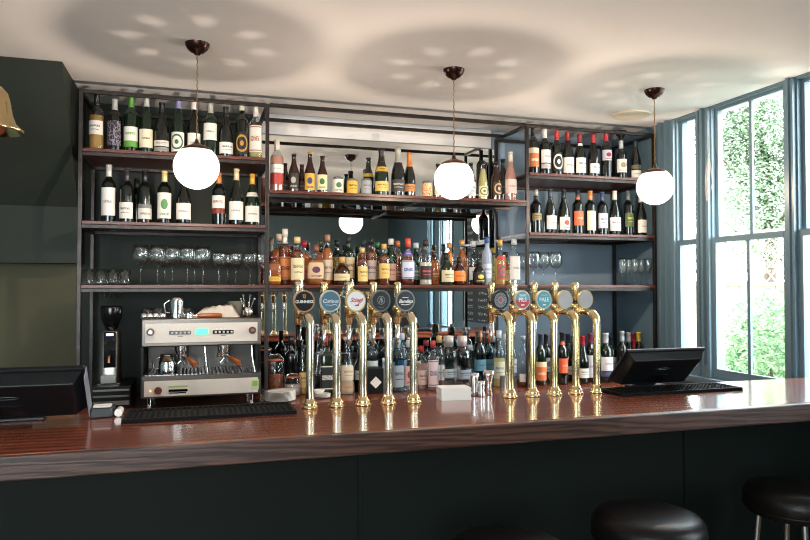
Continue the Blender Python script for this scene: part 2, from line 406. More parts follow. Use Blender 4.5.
PLACED = []
def row(place, group, Z, Y, items, name='wine_bottle'):
    """items: (photo x, photo y of the top, look, kind, glass, cap colour, labels, liquid)"""
    items = sorted(items, key=lambda t: t[0]); out = []
    for i, it in enumerate(items):
        px, top, desc, kind, glass, cap, labels = it[:7]
        liq = it[7] if len(it) > 7 else None; opt = it[8] if len(it) > 8 else {}
        y0 = Y + opt.get('dy', random.uniform(-.008, .008)); kr0 = opt.get('kr') or 1.0; done = False
        for shrink in (1, .94, .88, .82, .76, .7):          # keep clear of the bottles already standing there
            for st in range(0, 7):
                y = y0 + st * .012; X, zt = at(px, top, y); Rb = P[kind][0] * kr0 * shrink * (1.12 if kind == 'square' else 1)
                if all(abs(z_ - Z) > .1 or math.hypot(X - x_, y - y_) >= Rb + r_ + .002 for x_, y_, z_, r_ in PLACED): done = True; break
            if done: break
        PLACED.append((X, y, Z, Rb)); H = max(.1, min(.36, zt - Z))
        nm = opt.get('name', name)
        out.append(bottle('%s, %s from left %s' % (desc, ORD[i] if i < len(items) - 1 or i < 2 else 'last', place), X, y, Z, H, kind, glass, cap, labels, liq,
               name=nm, group=group, kr=kr0 * shrink, capz=opt.get('capz')))
    return out

# ------------------------------------------------------------------ room shell
CE = CH + 1.12
struct('floor', MB().box(-2.6, XW, -1.9, 4.5, -0.1, 0), M_floor)
struct('ceiling', MB().box(-2.6, XW + .2, -2.0, 4.6, CE, CE + .1), M_ceil)
struct('wall_back', MB().box(-2.6, 1.2, 4.5, 4.6, 0, CE), M_dark)
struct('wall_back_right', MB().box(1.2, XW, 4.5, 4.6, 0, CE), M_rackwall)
mb = MB(); e_ = [-2.6] + [v for w_ in FILL_WINDOWS for v in w_] + [XW]
for i in range(0, len(e_), 2): mb.box(e_[i], e_[i+1], -2.0, -1.9, 0, CE)
for a, b in FILL_WINDOWS: mb.box(a, b, -2.0, -1.9, 0, .9).box(a, b, -2.0, -1.9, 2.5, CE)
struct('wall_front', mb, M_rear)
struct('wall_left', MB().box(-2.7, -2.6, -2.0, 4.6, 0, CE), M_rear)
struct('trim_1', MB().box(-2.6, XW, -1.9, -1.88, 0.95, 1.0).box(-2.6, XW, -1.9, -1.885, 1.0, 1.02), M_rear)
# window wall with openings
mb = MB(); WX0, WX1 = XW, XW + .10
ys = sorted(WINDOWS); edges = [-2.0]
for a, b in ys: edges += [a, b]
edges.append(4.6)
for i in range(0, len(edges), 2): mb.box(WX0, WX1, edges[i], edges[i+1], 0, CE)
for a, b in ys: mb.box(WX0, WX1, a, b, 0, WZ0); mb.box(WX0, WX1, a, b, WZ1, CE)
struct('wall_right', mb, M_frame)
# alcove and slanting bulkhead at the left
mb = MB(); xL, xR = -2.6, -0.64
prof = [(3.72, CE), (4.25, 2.0), (4.25, 1.68), (4.5, 1.68), (4.5, CE)]
vs = [(x, y, z) for x in (xL, xR) for (y, z) in prof]
mb.add(vs, [(0,1,2,3,4), (9,8,7,6,5), (0,5,6,1), (1,6,7,2), (2,7,8,3)])
struct('wall_bulkhead', mb, M_dark)
struct('wall_alcove', MB().box(-2.6, -0.66, 4.44, 4.5, 0, 1.68), M_olive)

def window(i, a, b):
    root = empty('window_%d' % i, (XW + .02, (a + b) / 2, WZ0)); root['kind'] = 'structure'
    h = WZ1 - WZ0; hw = (b - a) / 2; mid = 0.87; wide = (b - a) > .4; g = .010; w_ = .022
    fr = MB(); fr.box(-.012, .075, -hw, -hw + g, 0, h).box(-.012, .075, hw - g, hw, 0, h).box(-.012, .075, -hw + g, hw - g, h - .008, h).box(-.012, .075, -hw + g, hw - g, 0, .02)
    fr.build('window_frame', M_frame, root)
    i_ = hw - g
    lo = MB(); lo.box(-.010, .012, -i_, -i_ + w_, .02, mid).box(-.010, .012, i_ - w_, i_, .02, mid).box(-.010, .012, -i_ + w_, i_ - w_, .02, .06).box(-.012, .012, -i_ + w_, i_ - w_, mid - .032, mid)
    up = MB(); up.box(.016, .038, -i_, -i_ + w_, mid - .03, h - .008).box(.016, .038, i_ - w_, i_, mid - .03, h - .008).box(.016, .038, -i_ + w_, i_ - w_, h - .026, h - .008).box(.016, .038, -i_ + w_, i_ - w_, mid - .03, mid + .005)
    if wide: lo.box(-.006, .008, -.011, .011, .06, mid - .032); up.box(.020, .034, -.011, .011, mid + .005, h - .026)
    L = lo.build('lower_sash', M_frame, root); U = up.build('upper_sash', M_frame, root)
    MB().box(.000, .003, -i_ + w_, i_ - w_, .06, mid - .032).build('pane', M_pane, L)
    MB().box(.026, .029, -i_ + w_, i_ - w_, mid, h - .026).build('pane', M_pane, U)
M_pane = thin_glass('window_glass', (0.97, 0.99, 0.99), edge=0.25, base=0.01)
for i, (a, b) in enumerate(WINDOWS): window(i + 1, a, b)
for i, (a, b) in enumerate(FILL_WINDOWS):  # frames and panes of the added, unseen fill windows
    root = empty('window_%d' % (len(WINDOWS) + 1 + i), ((a + b) / 2, -1.96, .9)); root['kind'] = 'structure'; hw = (b - a) / 2
    MB().box(-hw, -hw + .04, -.03, .03, 0, 1.6).box(hw - .04, hw, -.03, .03, 0, 1.6).box(-hw + .04, hw - .04, -.03, .03, 0, .05).box(-hw + .04, hw - .04, -.03, .03, 1.55, 1.6).box(-hw + .04, hw - .04, -.03, .03, .78, .82).box(-.012, .012, -.02, .02, .05, .78).box(-.012, .012, -.02, .02, .82, 1.55).build('window_frame', M_frame, root)
    MB().box(-hw + .04, hw - .04, -.002, .002, .05, 1.55).build('pane', M_pane, root)
# architraves: raised mouldings round each bay, sills
k = 1
for (a, b) in ys:
    tm = MB()
    tm.box(XW - .014, XW, a - .022, a, WZ0, WZ1).box(XW - .014, XW, b, b + .022, WZ0, WZ1)
    k += 1; struct('trim_%d' % k, tm, M_frame)
tm = MB().box(XW - .05, XW + .06, 2.40, 3.82, WZ0 - .035, WZ0); k += 1; struct('trim_%d' % k, tm, M_frame)
tm = MB().box(XW - .05, XW + .06, -1.5, 1.36, WZ0 - .035, WZ0); k += 1; struct('trim_%d' % k, tm, M_frame)
for yy in (3.835, 3.90): k += 1; struct('trim_%d' % k, MB().box(XW - .03, XW, yy, yy + .022, 0.95, CE), M_frame)
k += 1; struct('trim_%d' % k, MB().box(XW - .024, XW, 3.505, 3.525, 1.06, CE).box(XW - .024, XW, 2.855, 2.872, 1.06, CE), M_frame)

# ------------------------------------------------------------------ bar
X0, X1 = -2.58, XW - .001
BT = 1.10
top = MB().box(X0, X1, 2.055, 2.62, BT - .06, BT)
bar = empty('bar_counter', (0.3, 2.3, 0)); tag(bar, 'long varnished wooden bar counter with dark green panelled front', 'bar counter')
def bp(mb, name, mat, bev=0.0):
    o = mb.build(name, mat, bar, loc=(-0.3, -2.3, 0), bev=bev); return o
bp(top, 'worktop', M_bar, .003)
bp(MB().box(X0, X1, 2.03, 2.0545, BT - .066, BT - .0005), 'front_edge', M_edge, .004)
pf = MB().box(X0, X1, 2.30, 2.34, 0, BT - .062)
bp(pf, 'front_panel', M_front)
xx = -1.6
sm = MB()
for px in (360, 685):
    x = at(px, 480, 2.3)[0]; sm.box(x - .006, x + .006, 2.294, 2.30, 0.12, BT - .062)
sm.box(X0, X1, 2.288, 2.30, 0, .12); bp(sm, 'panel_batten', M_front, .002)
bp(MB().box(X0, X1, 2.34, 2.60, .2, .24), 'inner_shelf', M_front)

bc = empty('back_counter', (1.2, 4.1, 0)); tag(bc, 'reddish wooden back counter under the shelf racks and mirror', 'back counter')
MB().box(-1.0, XW - .002, 3.76, 4.465, .86, .90).build('worktop', M_back, bc, loc=(-1.2, -4.1, 0), bev=.003)
MB().box(-1.0, XW - .002, 3.80, 4.43, 0, .86).build('cabinet_body', M_dark, bc, loc=(-1.2, -4.1, 0))
for i in range(7):
    x = -1.0 + i * .58; MB().box(x + .01, x + .57, 3.782, 3.80, .08, .84).build('cabinet_door', M_dark, bc, loc=(-1.2, -4.1, 0))

# ------------------------------------------------------------------ mirror and racks
YF, YR = 3.95, 4.42
xa, xb, xc, xd = at(80, 200, YF)[0], at(267, 200, YF)[0], at(527, 200, YF)[0], at(655, 200, YF)[0]
xd = min(xd, XW - .04)
m = bpy.data.materials.new('mirror_silver'); m.use_nodes = True; b_ = m.node_tree.nodes['Principled BSDF']
b_.inputs['Base Color'].default_value = (.80, .84, .84, 1); b_.inputs['Metallic'].default_value = 1; b_.inputs['Roughness'].default_value = 0.0
mi = empty('wall_mirror', ((xb + xc) / 2, 4.47, .92)); tag(mi, 'large frameless wall mirror behind the middle bottle shelves', 'mirror')
hw = (xc - xb) / 2 + .01
MB().box(-hw, hw, 0, .008, 0, 1.615).build('mirror_glass', m, mi)
MB().box(-hw, hw, .009, .028, 0, 1.615).build('backing_board', M_black, mi)

k += 1; struct('trim_%d' % k, MB().box(xb - .02, xc - .02, 4.46, 4.498, 2.54, CE), M_ceil)
ZT = CH + 1.048; Z1, Z2, Z3, ZM = CH + .735, CH + .347, CH + .006, CH + .552
T = .0105
def rack(nm, x0, x1, lab, shelves, tops, left_rear=True):
    r = empty(nm, ((x0 + x1) / 2, YF, .90)); tag(r, lab, 'shelving rack')
    off = (-(x0 + x1) / 2, -YF, -.90)
    for x, y in ((x0, YF), (x1, YF), (x0, YR), (x1, YR)):
        MB().box(x - T, x + T, y - T, y + T, .90, ZT).build('post', M_steel, r, loc=off, bev=.002)
    for z in shelves + [ZT + T * 2]:
        zz = z - .018 - T
        rl = MB().box(x0 + T, x1 - T, YF - T, YF + T, zz - T, zz + T).box(x0 + T, x1 - T, YR - T, YR + T, zz - T, zz + T)
        rl.box(x0 - T, x0 + T, YF + T, YR - T, zz - T, zz + T).box(x1 - T, x1 + T, YF + T, YR - T, zz - T, zz + T)
        rl.build('rail', M_steel, r, loc=off, bev=.002)
    for z in shelves:
        MB().box(x0 + T + .001, x1 - T - .001, YF - .018, YR + .02, z - .018, z).build('shelf_board', M_board, r, loc=off, bev=.002)
    return r, off
r1, o1 = rack('shelving_rack', xa, xb, 'left dark steel and wood shelving rack above the coffee machine', [Z1, Z2, Z3], True)
r3, o3 = rack('shelving_rack', xc, xd, 'right grey steel and wood shelving rack beside the windows', [Z1, Z2, Z3], True)
rm = empty('mirror_shelf', ((xb + xc) / 2, YF, Z3)); tag(rm, 'middle steel framed double shelf hung in front of the mirror', 'shelf')
om = (-(xb + xc) / 2, -YF, -Z3)
for nm_, z in (('lower_shelf_board', Z3), ('upper_shelf_board', ZM)):
    dp = .25 if z == ZM else .36
    MB().box(xb + T + .002, xc - T - .002, YF - .018, YF + dp, z - .018, z).build('shelf_board', M_board, rm, loc=om, bev=.002)
    zz = z - .018 - T
    MB().box(xb + T + .002, xc - T - .002, YF - T, YF + T, zz - T, zz + T).box(xb + T + .002, xc - T - .002, YF + dp - .03, YF + dp - .03 + 2 * T, zz - T, zz + T).build('rail', M_steel, rm, loc=om, bev=.002)
for y in (YF, 4.30):
    MB().box(xb + T + .002, xc - T - .002, y - T, y + T, ZT - T * 1.4, ZT + T * .6).build('top_rail', M_steel, rm, loc=om, bev=.002)
for x in (xb + .9,):
    MB().box(x - T, x + T, YF + T, YR - .06, ZM - .045, ZM - .022).build('cross_bar', M_steel, rm, loc=om)

# ------------------------------------------------------------------ pendant lamps
m = bpy.data.materials.new('opal_glass'); m.use_nodes = True; n = m.node_tree; n.nodes.clear()
o_ = n.nodes.new('ShaderNodeOutputMaterial'); ad = n.nodes.new('ShaderNodeAddShader'); tr = n.nodes.new('ShaderNodeBsdfTransparent'); em = n.nodes.new('ShaderNodeEmission')
tr.inputs[0].default_value = (.80, .78, .74, 1); em.inputs[0].default_value = (1, .90, .76, 1); em.inputs[1].default_value = GLOBE_E
n.links.new(tr.outputs[0], ad.inputs[0]); n.links.new(em.outputs[0], ad.inputs[1]); n.links.new(ad.outputs[0], o_.inputs[0]); M_opal = m
def lamp(px, lab, gz=-.572):
    X = at(px, 170, 3.26)[0]
    r = empty('pendant_lamp', (X, 3.26, CE)); tag(r, lab, 'pendant lamp', 'globe pendant lamps over the bar')
    R = .103
    MB().lathe([(1e-5, -.052), (.012, -.052), (.016, -.045), (.03, -.040), (.046, -.026), (.054, -.010), (.056, 0)], 32).build('ceiling_rose', M_bronze, r)
    pts = []
    for i in range(60):
        z = -.05 - i * (gz * -1 - .05 - .125) / 59; a = i * 1.3; pts.append((.0012 * math.cos(a), .0012 * math.sin(a), z))
    MB().tube(pts, .0028, 6).build('cord', pm('twisted_cord', '8a6a3c', .6), r)
    cap = MB().lathe([(1e-5, gz + .128), (.008, gz + .127), (.011, gz + .112), (.020, gz + .106), (.030, gz + .101), (.040, gz + .097), (.047, gz + .094), (.060, gz + .088), (.069, gz + .080), (.070, gz + .0745)], 64, skip=lambda j, i: j == 5 and i % 8 < 1)
    cap.build('gallery_cap', M_capb, r)
    prof = [(max(R * math.sin(t), .0), gz - R * math.cos(t)) for t in [PI * j / 22 for j in range(22)] if R * math.sin(t) > .062 or t < 1.6]
    prof[0] = (1e-5, gz - R)
    g = MB().lathe(prof, 40).build('glass_globe', M_opal, r)
    g.visible_shadow = True
    ld = bpy.data.lights.new('bulb', 'POINT'); ld.energy = BULB_W; ld.color = (1, .84, .70); ld.shadow_soft_size = .009
    lo = bpy.data.objects.new('bulb', ld); COL.objects.link(lo); lo.parent = r; lo.location = (0, 0, gz + .012)
lamp(196.5, 'white glass globe pendant lamp hanging above the coffee machine')
lamp(454, 'white glass globe pendant lamp hanging centrally in front of the mirror')
lamp(655, 'white glass globe pendant lamp hanging nearest the windows', -.555)

# ceiling disc
X, _ = at(631, 113, 3.77)
tag(MB().cyl(.12, CE - .012, CE - .0005, 40).build('ceiling_speaker', pm('speaker_cream', 'e6d5be', .7), loc=(X, 3.77, 0), bev=.004), 'flat round cream ceiling speaker cover near the right lamp', 'ceiling speaker')

# ------------------------------------------------------------------ bottle rows
W, CR, BK = 'e6e1d8', 'd9cba8', '14110f'
G1 = 'wine bottles on the top shelf of the left rack'
row("on left rack's top shelf", G1, Z1, 4.04, [
 (97, 94, 'pale gold bottle with white label', 'bordeaux', 'clear', '1a1a1a', [(.28,.52,W,'333333','lines')], ('gold', .62)),
 (115, 99.5, 'dark bottle, silver cap, scribbled label', 'bordeaux', 'wine', 'a9a6a2', [(.12,.58,'2a2630','8c8494','scrawl')]),
 (131.4, 96, 'green-capped bottle with green-footed white label', 'bordeaux', 'green', '4f8a2c', [(.10,.45,W,'5f9c3a','foot')]),
 (146.6, 97, 'silver-capped bottle with cream shield label', 'hock', 'green', 'b3b0aa', [(.10,.42,'e3d9bd','6a5a3a','plain')]),
 (162, 103, 'short dark bottle with narrow pale label', 'burgundy', 'wine', '141414', [(.15,.26,'cfcabf','222222','lines'),(.05,.13,'8f8c86','222222','plain')]),
 (178.5, 99, 'lilac-capped bottle with swirl label', 'hock', 'green', '7d78a8', [(.06,.40,W,'3a5a3a','ring')]),
 (194, 100, 'white-capped bottle behind lamp cord', 'hock', 'wine', 'd8d3cc', [(.06,.40,W,'555555','plain')]),
 (210.7, 102, 'silver-capped bottle with high white label', 'bordeaux', 'green', 'a7a39c', [(.30,.60,W,'777777','plain')]),
 (226, 107, 'slope-shouldered dark bottle, low label', 'burgundy', 'wine', '16120f', [(.08,.30,W,'333333','lines')]),
 (242, 103, 'dark bottle with gold circle label', 'bordeaux', 'wine', 'e0dccf', [(.08,.46,'171310','b8893a','ring')], None, {'capz': .86}),
 (256, 105.5, 'pale glass bottle with patterned label', 'bordeaux', 'clear', 'd6d0c4', [(.14,.62,W,'a86a3a','border')], ('lemon', .6)),
])
row("on left rack's second shelf", 'wine bottles on the second shelf of the left rack', Z2, 4.04, [
 (109, 165, 'silver-capped bottle with tall white label', 'bordeaux', 'wine', 'c9c5be', [(.12,.60,'ece8e2','888888','plain')]),
 (127, 170, 'dark-capped bottle with low white label', 'bordeaux', 'wine', '3c3238', [(.08,.38,W,'555555','lines')]),
 (145, 171, 'black-capped bottle with low greyish label', 'bordeaux', 'wine', '1c1a20', [(.08,.36,'d5d0c8','777777','head')]),
 (164.6, 171, 'cream-capped bottle, green figure on label', 'bordeaux', 'wine', 'd8c684', [(.10,.58,W,'4f8a4a','disc')]),
 (184, 175, 'white-labelled bottle directly under the lamp', 'burgundy', 'wine', '2a2020', [(.10,.42,W,'888888','plain')]),
 (219, 173, 'orange-capped bottle with dark-footed label', 'bordeaux', 'wine', 'c8743a', [(.22,.56,W,'7a2a1c','foot')]),
 (236.6, 169, 'cream-capped bottle with low square label', 'burgundy', 'wine', 'd9c9a4', [(.10,.42,W,'888888','plain')]),
 (252.4, 174, 'yellow-capped bottle with oval neck label', 'burgundy', 'green', 'd4a43c', [(.08,.38,W,'777777','plain'),(.56,.64,W,'888888','plain')]),
])
bottle('dark unlabelled bottle standing behind second shelf row of left rack', at(137, 180, 4.25)[0], 4.25, Z2, .28, 'bordeaux', 'wine', '1a1d1a', [], name='wine_bottle')
row("on right rack's top shelf", 'wine bottles on the top shelf of the right rack', Z1, 4.04, [
 (533, 126, 'brown-capped bottle with orange label', 'bordeaux', 'wine', '241a1a', [(.16,.54,'c4703c','e6d8b8','head')]),
 (544.6, 129, 'white-capped bottle with square white label', 'bordeaux', 'wine', 'dcd8d0', [(.26,.54,W,'666666','plain'),(.14,.24,'b9b4ae','555555','plain')]),
 (556.6, 131, 'red-capped bottle with white curl design', 'bordeaux', 'wine', 'b82c30', [(.10,.52,'181614','e4e0d8','ring')]),
 (567.5, 132, 'dark-red-capped burgundy bottle, domed label', 'burgundy', 'wine', '8c2228', [(.08,.42,W,'777777','plain')]),
 (579.5, 134, 'crimson-capped bottle with white neck band', 'burgundy', 'wine', '8f2228', [(.10,.44,W,'666666','lines'),(.72,.78,W,'aaaaaa','plain')]),
 (593, 134.5, 'red-capped bottle with short low label', 'burgundy', 'wine', 'a3262c', [(.10,.32,W,'666666','lines')]),
 (606, 132, 'slender red-capped bottle, small crest', 'bordeaux', 'wine', 'ad2430', [(.38,.60,'b9b8c4','8c2228','disc')]),
 (621, 141, 'silver-necked bottle with white crest label', 'bordeaux', 'wine', 'bcbcc0', [(.18,.52,W,'a08a60','disc')]),
 (635.5, 141, 'dark bottle with low white label', 'hock', 'wine', '2c3438', [(.06,.25,W,'777777','plain'),(.28,.38,'6c6a4a','333333','plain')]),
])
# funnel standing in the neck of the eighth bottle
X, _ = at(621, 130, 4.04); zt = Z1 + at(621, 141, 4.04)[1] - Z1
tag(MB().lathe([(.010, -.004), (.011, .0), (.019, .022), (.034, .040), (.038, .052), (.038, .066), (.036, .066), (.033, .046), (.016, .026), (.009, .004)], 28).build('pouring_funnel', M_black, loc=(X, 4.04, zt + .003)),
    'black funnel cup perched on a wine bottle, right top shelf', 'funnel')
row("on right rack's second shelf", 'wine bottles on the second shelf of the right rack', Z2, 4.04, [
 (535.6, 190, 'pale-topped black bottle, small gold label', 'spirit', 'black', 'b9b4a4', [(.30,.46,'8a7a4a','1a1a1a','lines')]),
 (550, 189, 'slate-capped bottle with plain white label', 'burgundy', 'wine', '3a4250', [(.10,.40,W,'777777','plain')]),
 (563.5, 190, 'dark-capped bottle with red-dotted label', 'burgundy', 'wine', '1f242a', [(.10,.38,W,'b03a2c','disc')]),
 (577.6, 190, 'black bottle with bright orange label', 'bordeaux', 'wine', '2a2a30', [(.20,.52,'d8633a','e8c0a0','plain'),(.78,.84,'d8633a','d8633a','plain')]),
 (590, 191, 'orange-capped bottle with tall cream label', 'bordeaux', 'wine', 'd07a44', [(.10,.54,'ded2b4','999999','plain')]),
 (602, 192, 'blue-capped bottle with pale lilac label', 'bordeaux', 'wine', '3c4a70', [(.16,.50,'cfccd8','666688','lines')]),
 (614.5, 191, 'cream-capped bottle with tilted white label', 'burgundy', 'wine', 'd6cfc0', [(.10,.40,W,'666666','lines')]),
 (628, 191, 'grey-capped bottle with olive label', 'bordeaux', 'wine', '6a7478', [(.20,.50,'55602c','c8b860','lines')]),
 (640.5, 194, 'white-capped bottle with low white label', 'burgundy', 'wine', 'd6d2cc', [(.08,.38,W,'b07a6a','plain')]),
])
# middle upper shelf
GU = 'bottles and cans on the upper mirror shelf'
row('on upper mirror shelf', GU, ZM, 4.04, [
 (277, 140, 'rosé bottle with white and red labels', 'bordeaux', 'clear', 'cdbfae', [(.36,.52,W,'999999','plain'),(.14,.35,'b03a30','b03a30','plain')], ('rose', .70), {'kr': 1.05}),
 (294, 154, 'dark beer bottle with black label', 'beer', 'brown', '1c1512', [(.10,.50,'26221f','aaa49a','disc')], None, {'name': 'beer_bottle'}),
 (310, 152.5, 'brown beer bottle with yellow label', 'beer', 'brown', 'b88a2a', [(.08,.48,'d8a838','3a3a70','disc')], None, {'name': 'beer_bottle'}),
 (322.5, 156.5, 'brown beer bottle with cream label', 'beer', 'brown', '1c1512', [(.10,.50,'e0d8a4','3c6a3c','disc')], None, {'name': 'beer_bottle'}),
 (368.5, 158, 'small champagne bottle with gold collar', 'beer', 'green', '16181a', [(.52,.60,'c8a040','8a6a20','plain')], None, {'name': 'champagne_bottle', 'dy': .10, 'kr': 1.1}),
 (381.5, 148, 'green champagne bottle with gold label', 'champagne', 'green', '221a16', [(.10,.30,'d6b25a','4a3a20','lines'),(.50,.60,'c8a040','8a6a20','disc')], None, {'name': 'champagne_bottle'}),
 (398, 147, 'silver-foiled champagne bottle with dark label', 'champagne', 'wine', '9c958c', [(.10,.34,'33302e','b8b4ac','lines')], None, {'name': 'champagne_bottle'}),
 (409.5, 152.5, 'orange-foiled sparkling wine bottle', 'champagne', 'wine', 'c87838', [(.14,.30,'c8864a','3a2010','lines')], None, {'name': 'champagne_bottle', 'kr': .85}),
 (438, 164, 'brown bottle half behind the globe', 'beer', 'brown', '1c1512', [(.10,.45,'c8bca4','444444','lines')], None, {'name': 'beer_bottle'}),
 (471, 163, 'dark bottle with pale grey label', 'beer', 'brown', '2a2a2c', [(.10,.48,'c4c8cc','446688','lines')], None, {'name': 'beer_bottle'}),
 (483, 161, 'clear yellowish bottle with round label', 'milk', 'clear', '1a1a1a', [(.10,.36,'d8d4a8','5a6a2a','ring')], ('lemon', .8), {'name': 'cordial_bottle', 'kr': .85}),
 (496, 162, 'brown bottle with round crest label', 'beer', 'brown', '201a18', [(.14,.48,'2e2018','c8a070','ring')], None, {'name': 'beer_bottle', 'kr': 1.1}),
 (510.5, 152, 'rosé wine bottle with paper label', 'burgundy', 'clear', 'd6c8b4', [(.16,.44,'d8c4bc','aa6666','plain')], ('rose', .8), {'kr': .95}),
])
bottle('dark wine bottle behind the others at right end of upper mirror shelf', at(503, 140, 4.145)[0], 4.145, ZM, .30, 'bordeaux', 'wine', '141414', [(.2, .5, '33302c', '888888', 'plain')])
bottle('small brown bottle behind the rosé bottle on upper mirror shelf', at(285, 165, 4.13)[0], 4.13, ZM, .19, 'beer', 'brown', '141414', [(.12, .45, '3a302c', '888888', 'plain')], name='beer_bottle')
bottle('small brown bottle behind the dark beer bottle on upper mirror shelf', at(302, 165, 4.14)[0], 4.14, ZM, .19, 'beer', 'brown', '6a2a20', [(.12, .45, '5a2a22', '888888', 'plain')], name='beer_bottle')
def can(px, H, col, ink, st, desc):
    X, _ = at(px, 185, 4.04); r = empty('drink_can', (X, 4.04, ZM)); tag(r, desc, 'can', GU)
    MB().lathe([(1e-5, .003), (.022, .003), (.026, 0), (.030, .006), (.033, .012), (.033, H - .014), (.027, H - .003), (.026, H), (.024, H - .003), (1e-5, H - .004)], 28).build('can_body', M_ss, r)
    mb = MB(); n_ = 28; vs = []; fs = []; uv = []
    for j, z in enumerate((.0125, H - .015)):
        for i in range(n_ + 1):
            a = -PI/2 + 2 * PI * (i / n_ - .5); vs.append((.0335 * math.cos(a), .0335 * math.sin(a), z))
    for i in range(n_):
        fs.append((i, i + 1, i + n_ + 2, i + n_ + 1))
        for (ii, jj) in ((i, 0), (i + 1, 0), (i + 1, 1), (i, 1)): uv += [ii / n_ * 2.4 - .7, jj]
    mb.add(vs, fs, True); mb.uv = uv; mb.build('printed_sleeve', label_mat(col, ink, st), r)
can(338, .108, 'dfe0d0', '4a6a3c', 'disc', 'white drinks can with green print on the upper mirror shelf')
can(352.3, .102, 'dcae34', '3a2c10', 'lines', 'bright yellow drinks can on the upper mirror shelf')
can(366.3, .106, '8fa0a6', 'a83a3a', 'lines', 'blue-grey drinks can with red rim on the upper mirror shelf')
can(427, .108, 'e2c48a', 'c85a4a', 'scrawl', 'cream and orange drinks can left of the middle globe lamp')

# middle lower shelf: spirits
GS = 'spirit bottles on the lower mirror shelf'
S = {'name': 'spirit_bottle'}
def sp(**k): d = {'name': 'spirit_bottle'}; d.update(k); return d
row('on lower mirror shelf', GS, Z3, 4.03, [
 (273.5, 255, 'square amber whisky bottle, yellow label strip', 'square', 'clear', '8a2a1c', [(.12,.28,'d8a83c','7a2a1c','plain')], ('amber', .78), sp(kr=1.15)),
 (285, 229, 'tall amber bottle with white neck wrap', 'spirit', 'clear', 'd8cdc0', [(.10,.50,'c87a3c','6a2010','border')], ('brown', .70), sp(capz=.74)),
 (297.3, 237, 'amber bourbon bottle with tall cream label', 'spirit', 'clear', 'd8bc84', [(.10,.56,'ded0a8','7a5a2c','lines')], ('brown', .74), sp(kr=1.08)),
 (316, 245, 'round amber flask with purple crest label', 'flask', 'clear', '7a4a38', [(.16,.56,'cfb08c','5a2a48','disc')], ('amber', .62), sp(kr=1.0)),
 (327.5, 235, 'tall slim whisky bottle, tan cork top', 'slim', 'clear', 'a8785c', [(.10,.50,'cdb9a0','7a5a4a','lines')], ('amber', .74), S),
 (342, 257, 'squat dark bottle with wide cream label', 'squat', 'brown', 'c89a64', [(.16,.40,'d8c49a','5a4a30','plain')], None, sp(kr=.95)),
 (348.5, 236, 'dark-capped bottle with cream label', 'spirit', 'green', '22242a', [(.14,.56,'c8b48c','4a3a2a','lines')], None, sp(dy=.05)),
 (362.3, 248, 'brown bottle with yellow-cream label', 'spirit', 'clear', 'c9a878', [(.10,.50,'dcc078','7a5a2c','lines')], ('brown', .72), sp(kr=.88)),
 (371, 238, 'black-capped whisky bottle, lilac-grey label', 'spirit', 'clear', '1a1a1c', [(.12,.52,'b8a89c','5a3a5a','lines')], ('brown', .74), sp(dy=.06)),
 (384, 244, 'dark bottle with yellow square label', 'spirit', 'clear', 'c89a5c', [(.16,.52,'dcb464','7a5a2c','lines')], ('brown', .74), sp(kr=.92)),
 (391, 239, 'green glass bottle with white cap', 'slim', 'greenclear', 'dcd8d0', [(.10,.46,'c89a88','7a4a3c','lines')], ('brown', .4), sp(dy=.06)),
 (397.5, 241, 'orange-capped brown bottle', 'slim', 'clear', 'b8643c', [(.12,.40,'6a3020','c88a5a','lines')], ('brown', .7), sp(dy=.03)),
 (408, 238.5, 'coral-capped rum bottle with blue label', 'flask', 'clear', 'c8503c', [(.14,.52,'c4c8dc','3a4a8a','border'),(.62,.74,'5a4a8a','c8c0d8','plain')], ('brown', .60), sp(kr=.85)),
 (416, 243, 'pale green bottle with silver cap', 'slim', 'greenclear', 'b8bcc0', [(.12,.44,'3a4a44','c0c0b0','lines')], None, sp(dy=.07)),
 (425.7, 240, 'clear rum bottle with dark red label', 'spirit', 'clear', '33282a', [(.12,.42,'26181a','c8504a','lines')], ('milk', .5), sp(kr=1.05)),
 (446.5, 253, 'dark green squat bottle, cream label', 'squat', 'green', '1c1c14', [(.10,.46,'ccc09c','3a3a2a','lines')], None, sp(kr=.88)),
 (459, 257, 'dark bottle with vivid orange label', 'squat', 'brown', '241810', [(.14,.50,'e07a2c','2a1a10','plain')], None, sp(kr=.82)),
 (479, 259, 'black liqueur bottle with round yellow label', 'squat', 'black', '2a221c', [(.10,.50,'141210','d8c05a','disc')], None, sp(kr=.78)),
 (487, 237, 'frosted vodka bottle with blue cap', 'slim', 'frost', '3c5a8c', [(.14,.44,'c4cad8','6a7a9c','lines')], None, S),
 (500, 240, 'gold tequila bottle with round crest', 'spirit', 'clear', 'c89c4c', [(.12,.46,'a84a34','3a5a6a','ring'),(.56,.64,'b03a2c','b03a2c','plain')], ('gold', .6), sp(kr=.95)),
 (514, 239, 'clear bottle with long white label', 'slim', 'clear', 'd0d0d0', [(.12,.62,'e4e2de','999999','plain')], None, sp(kr=1.15)),
], name='spirit_bottle')
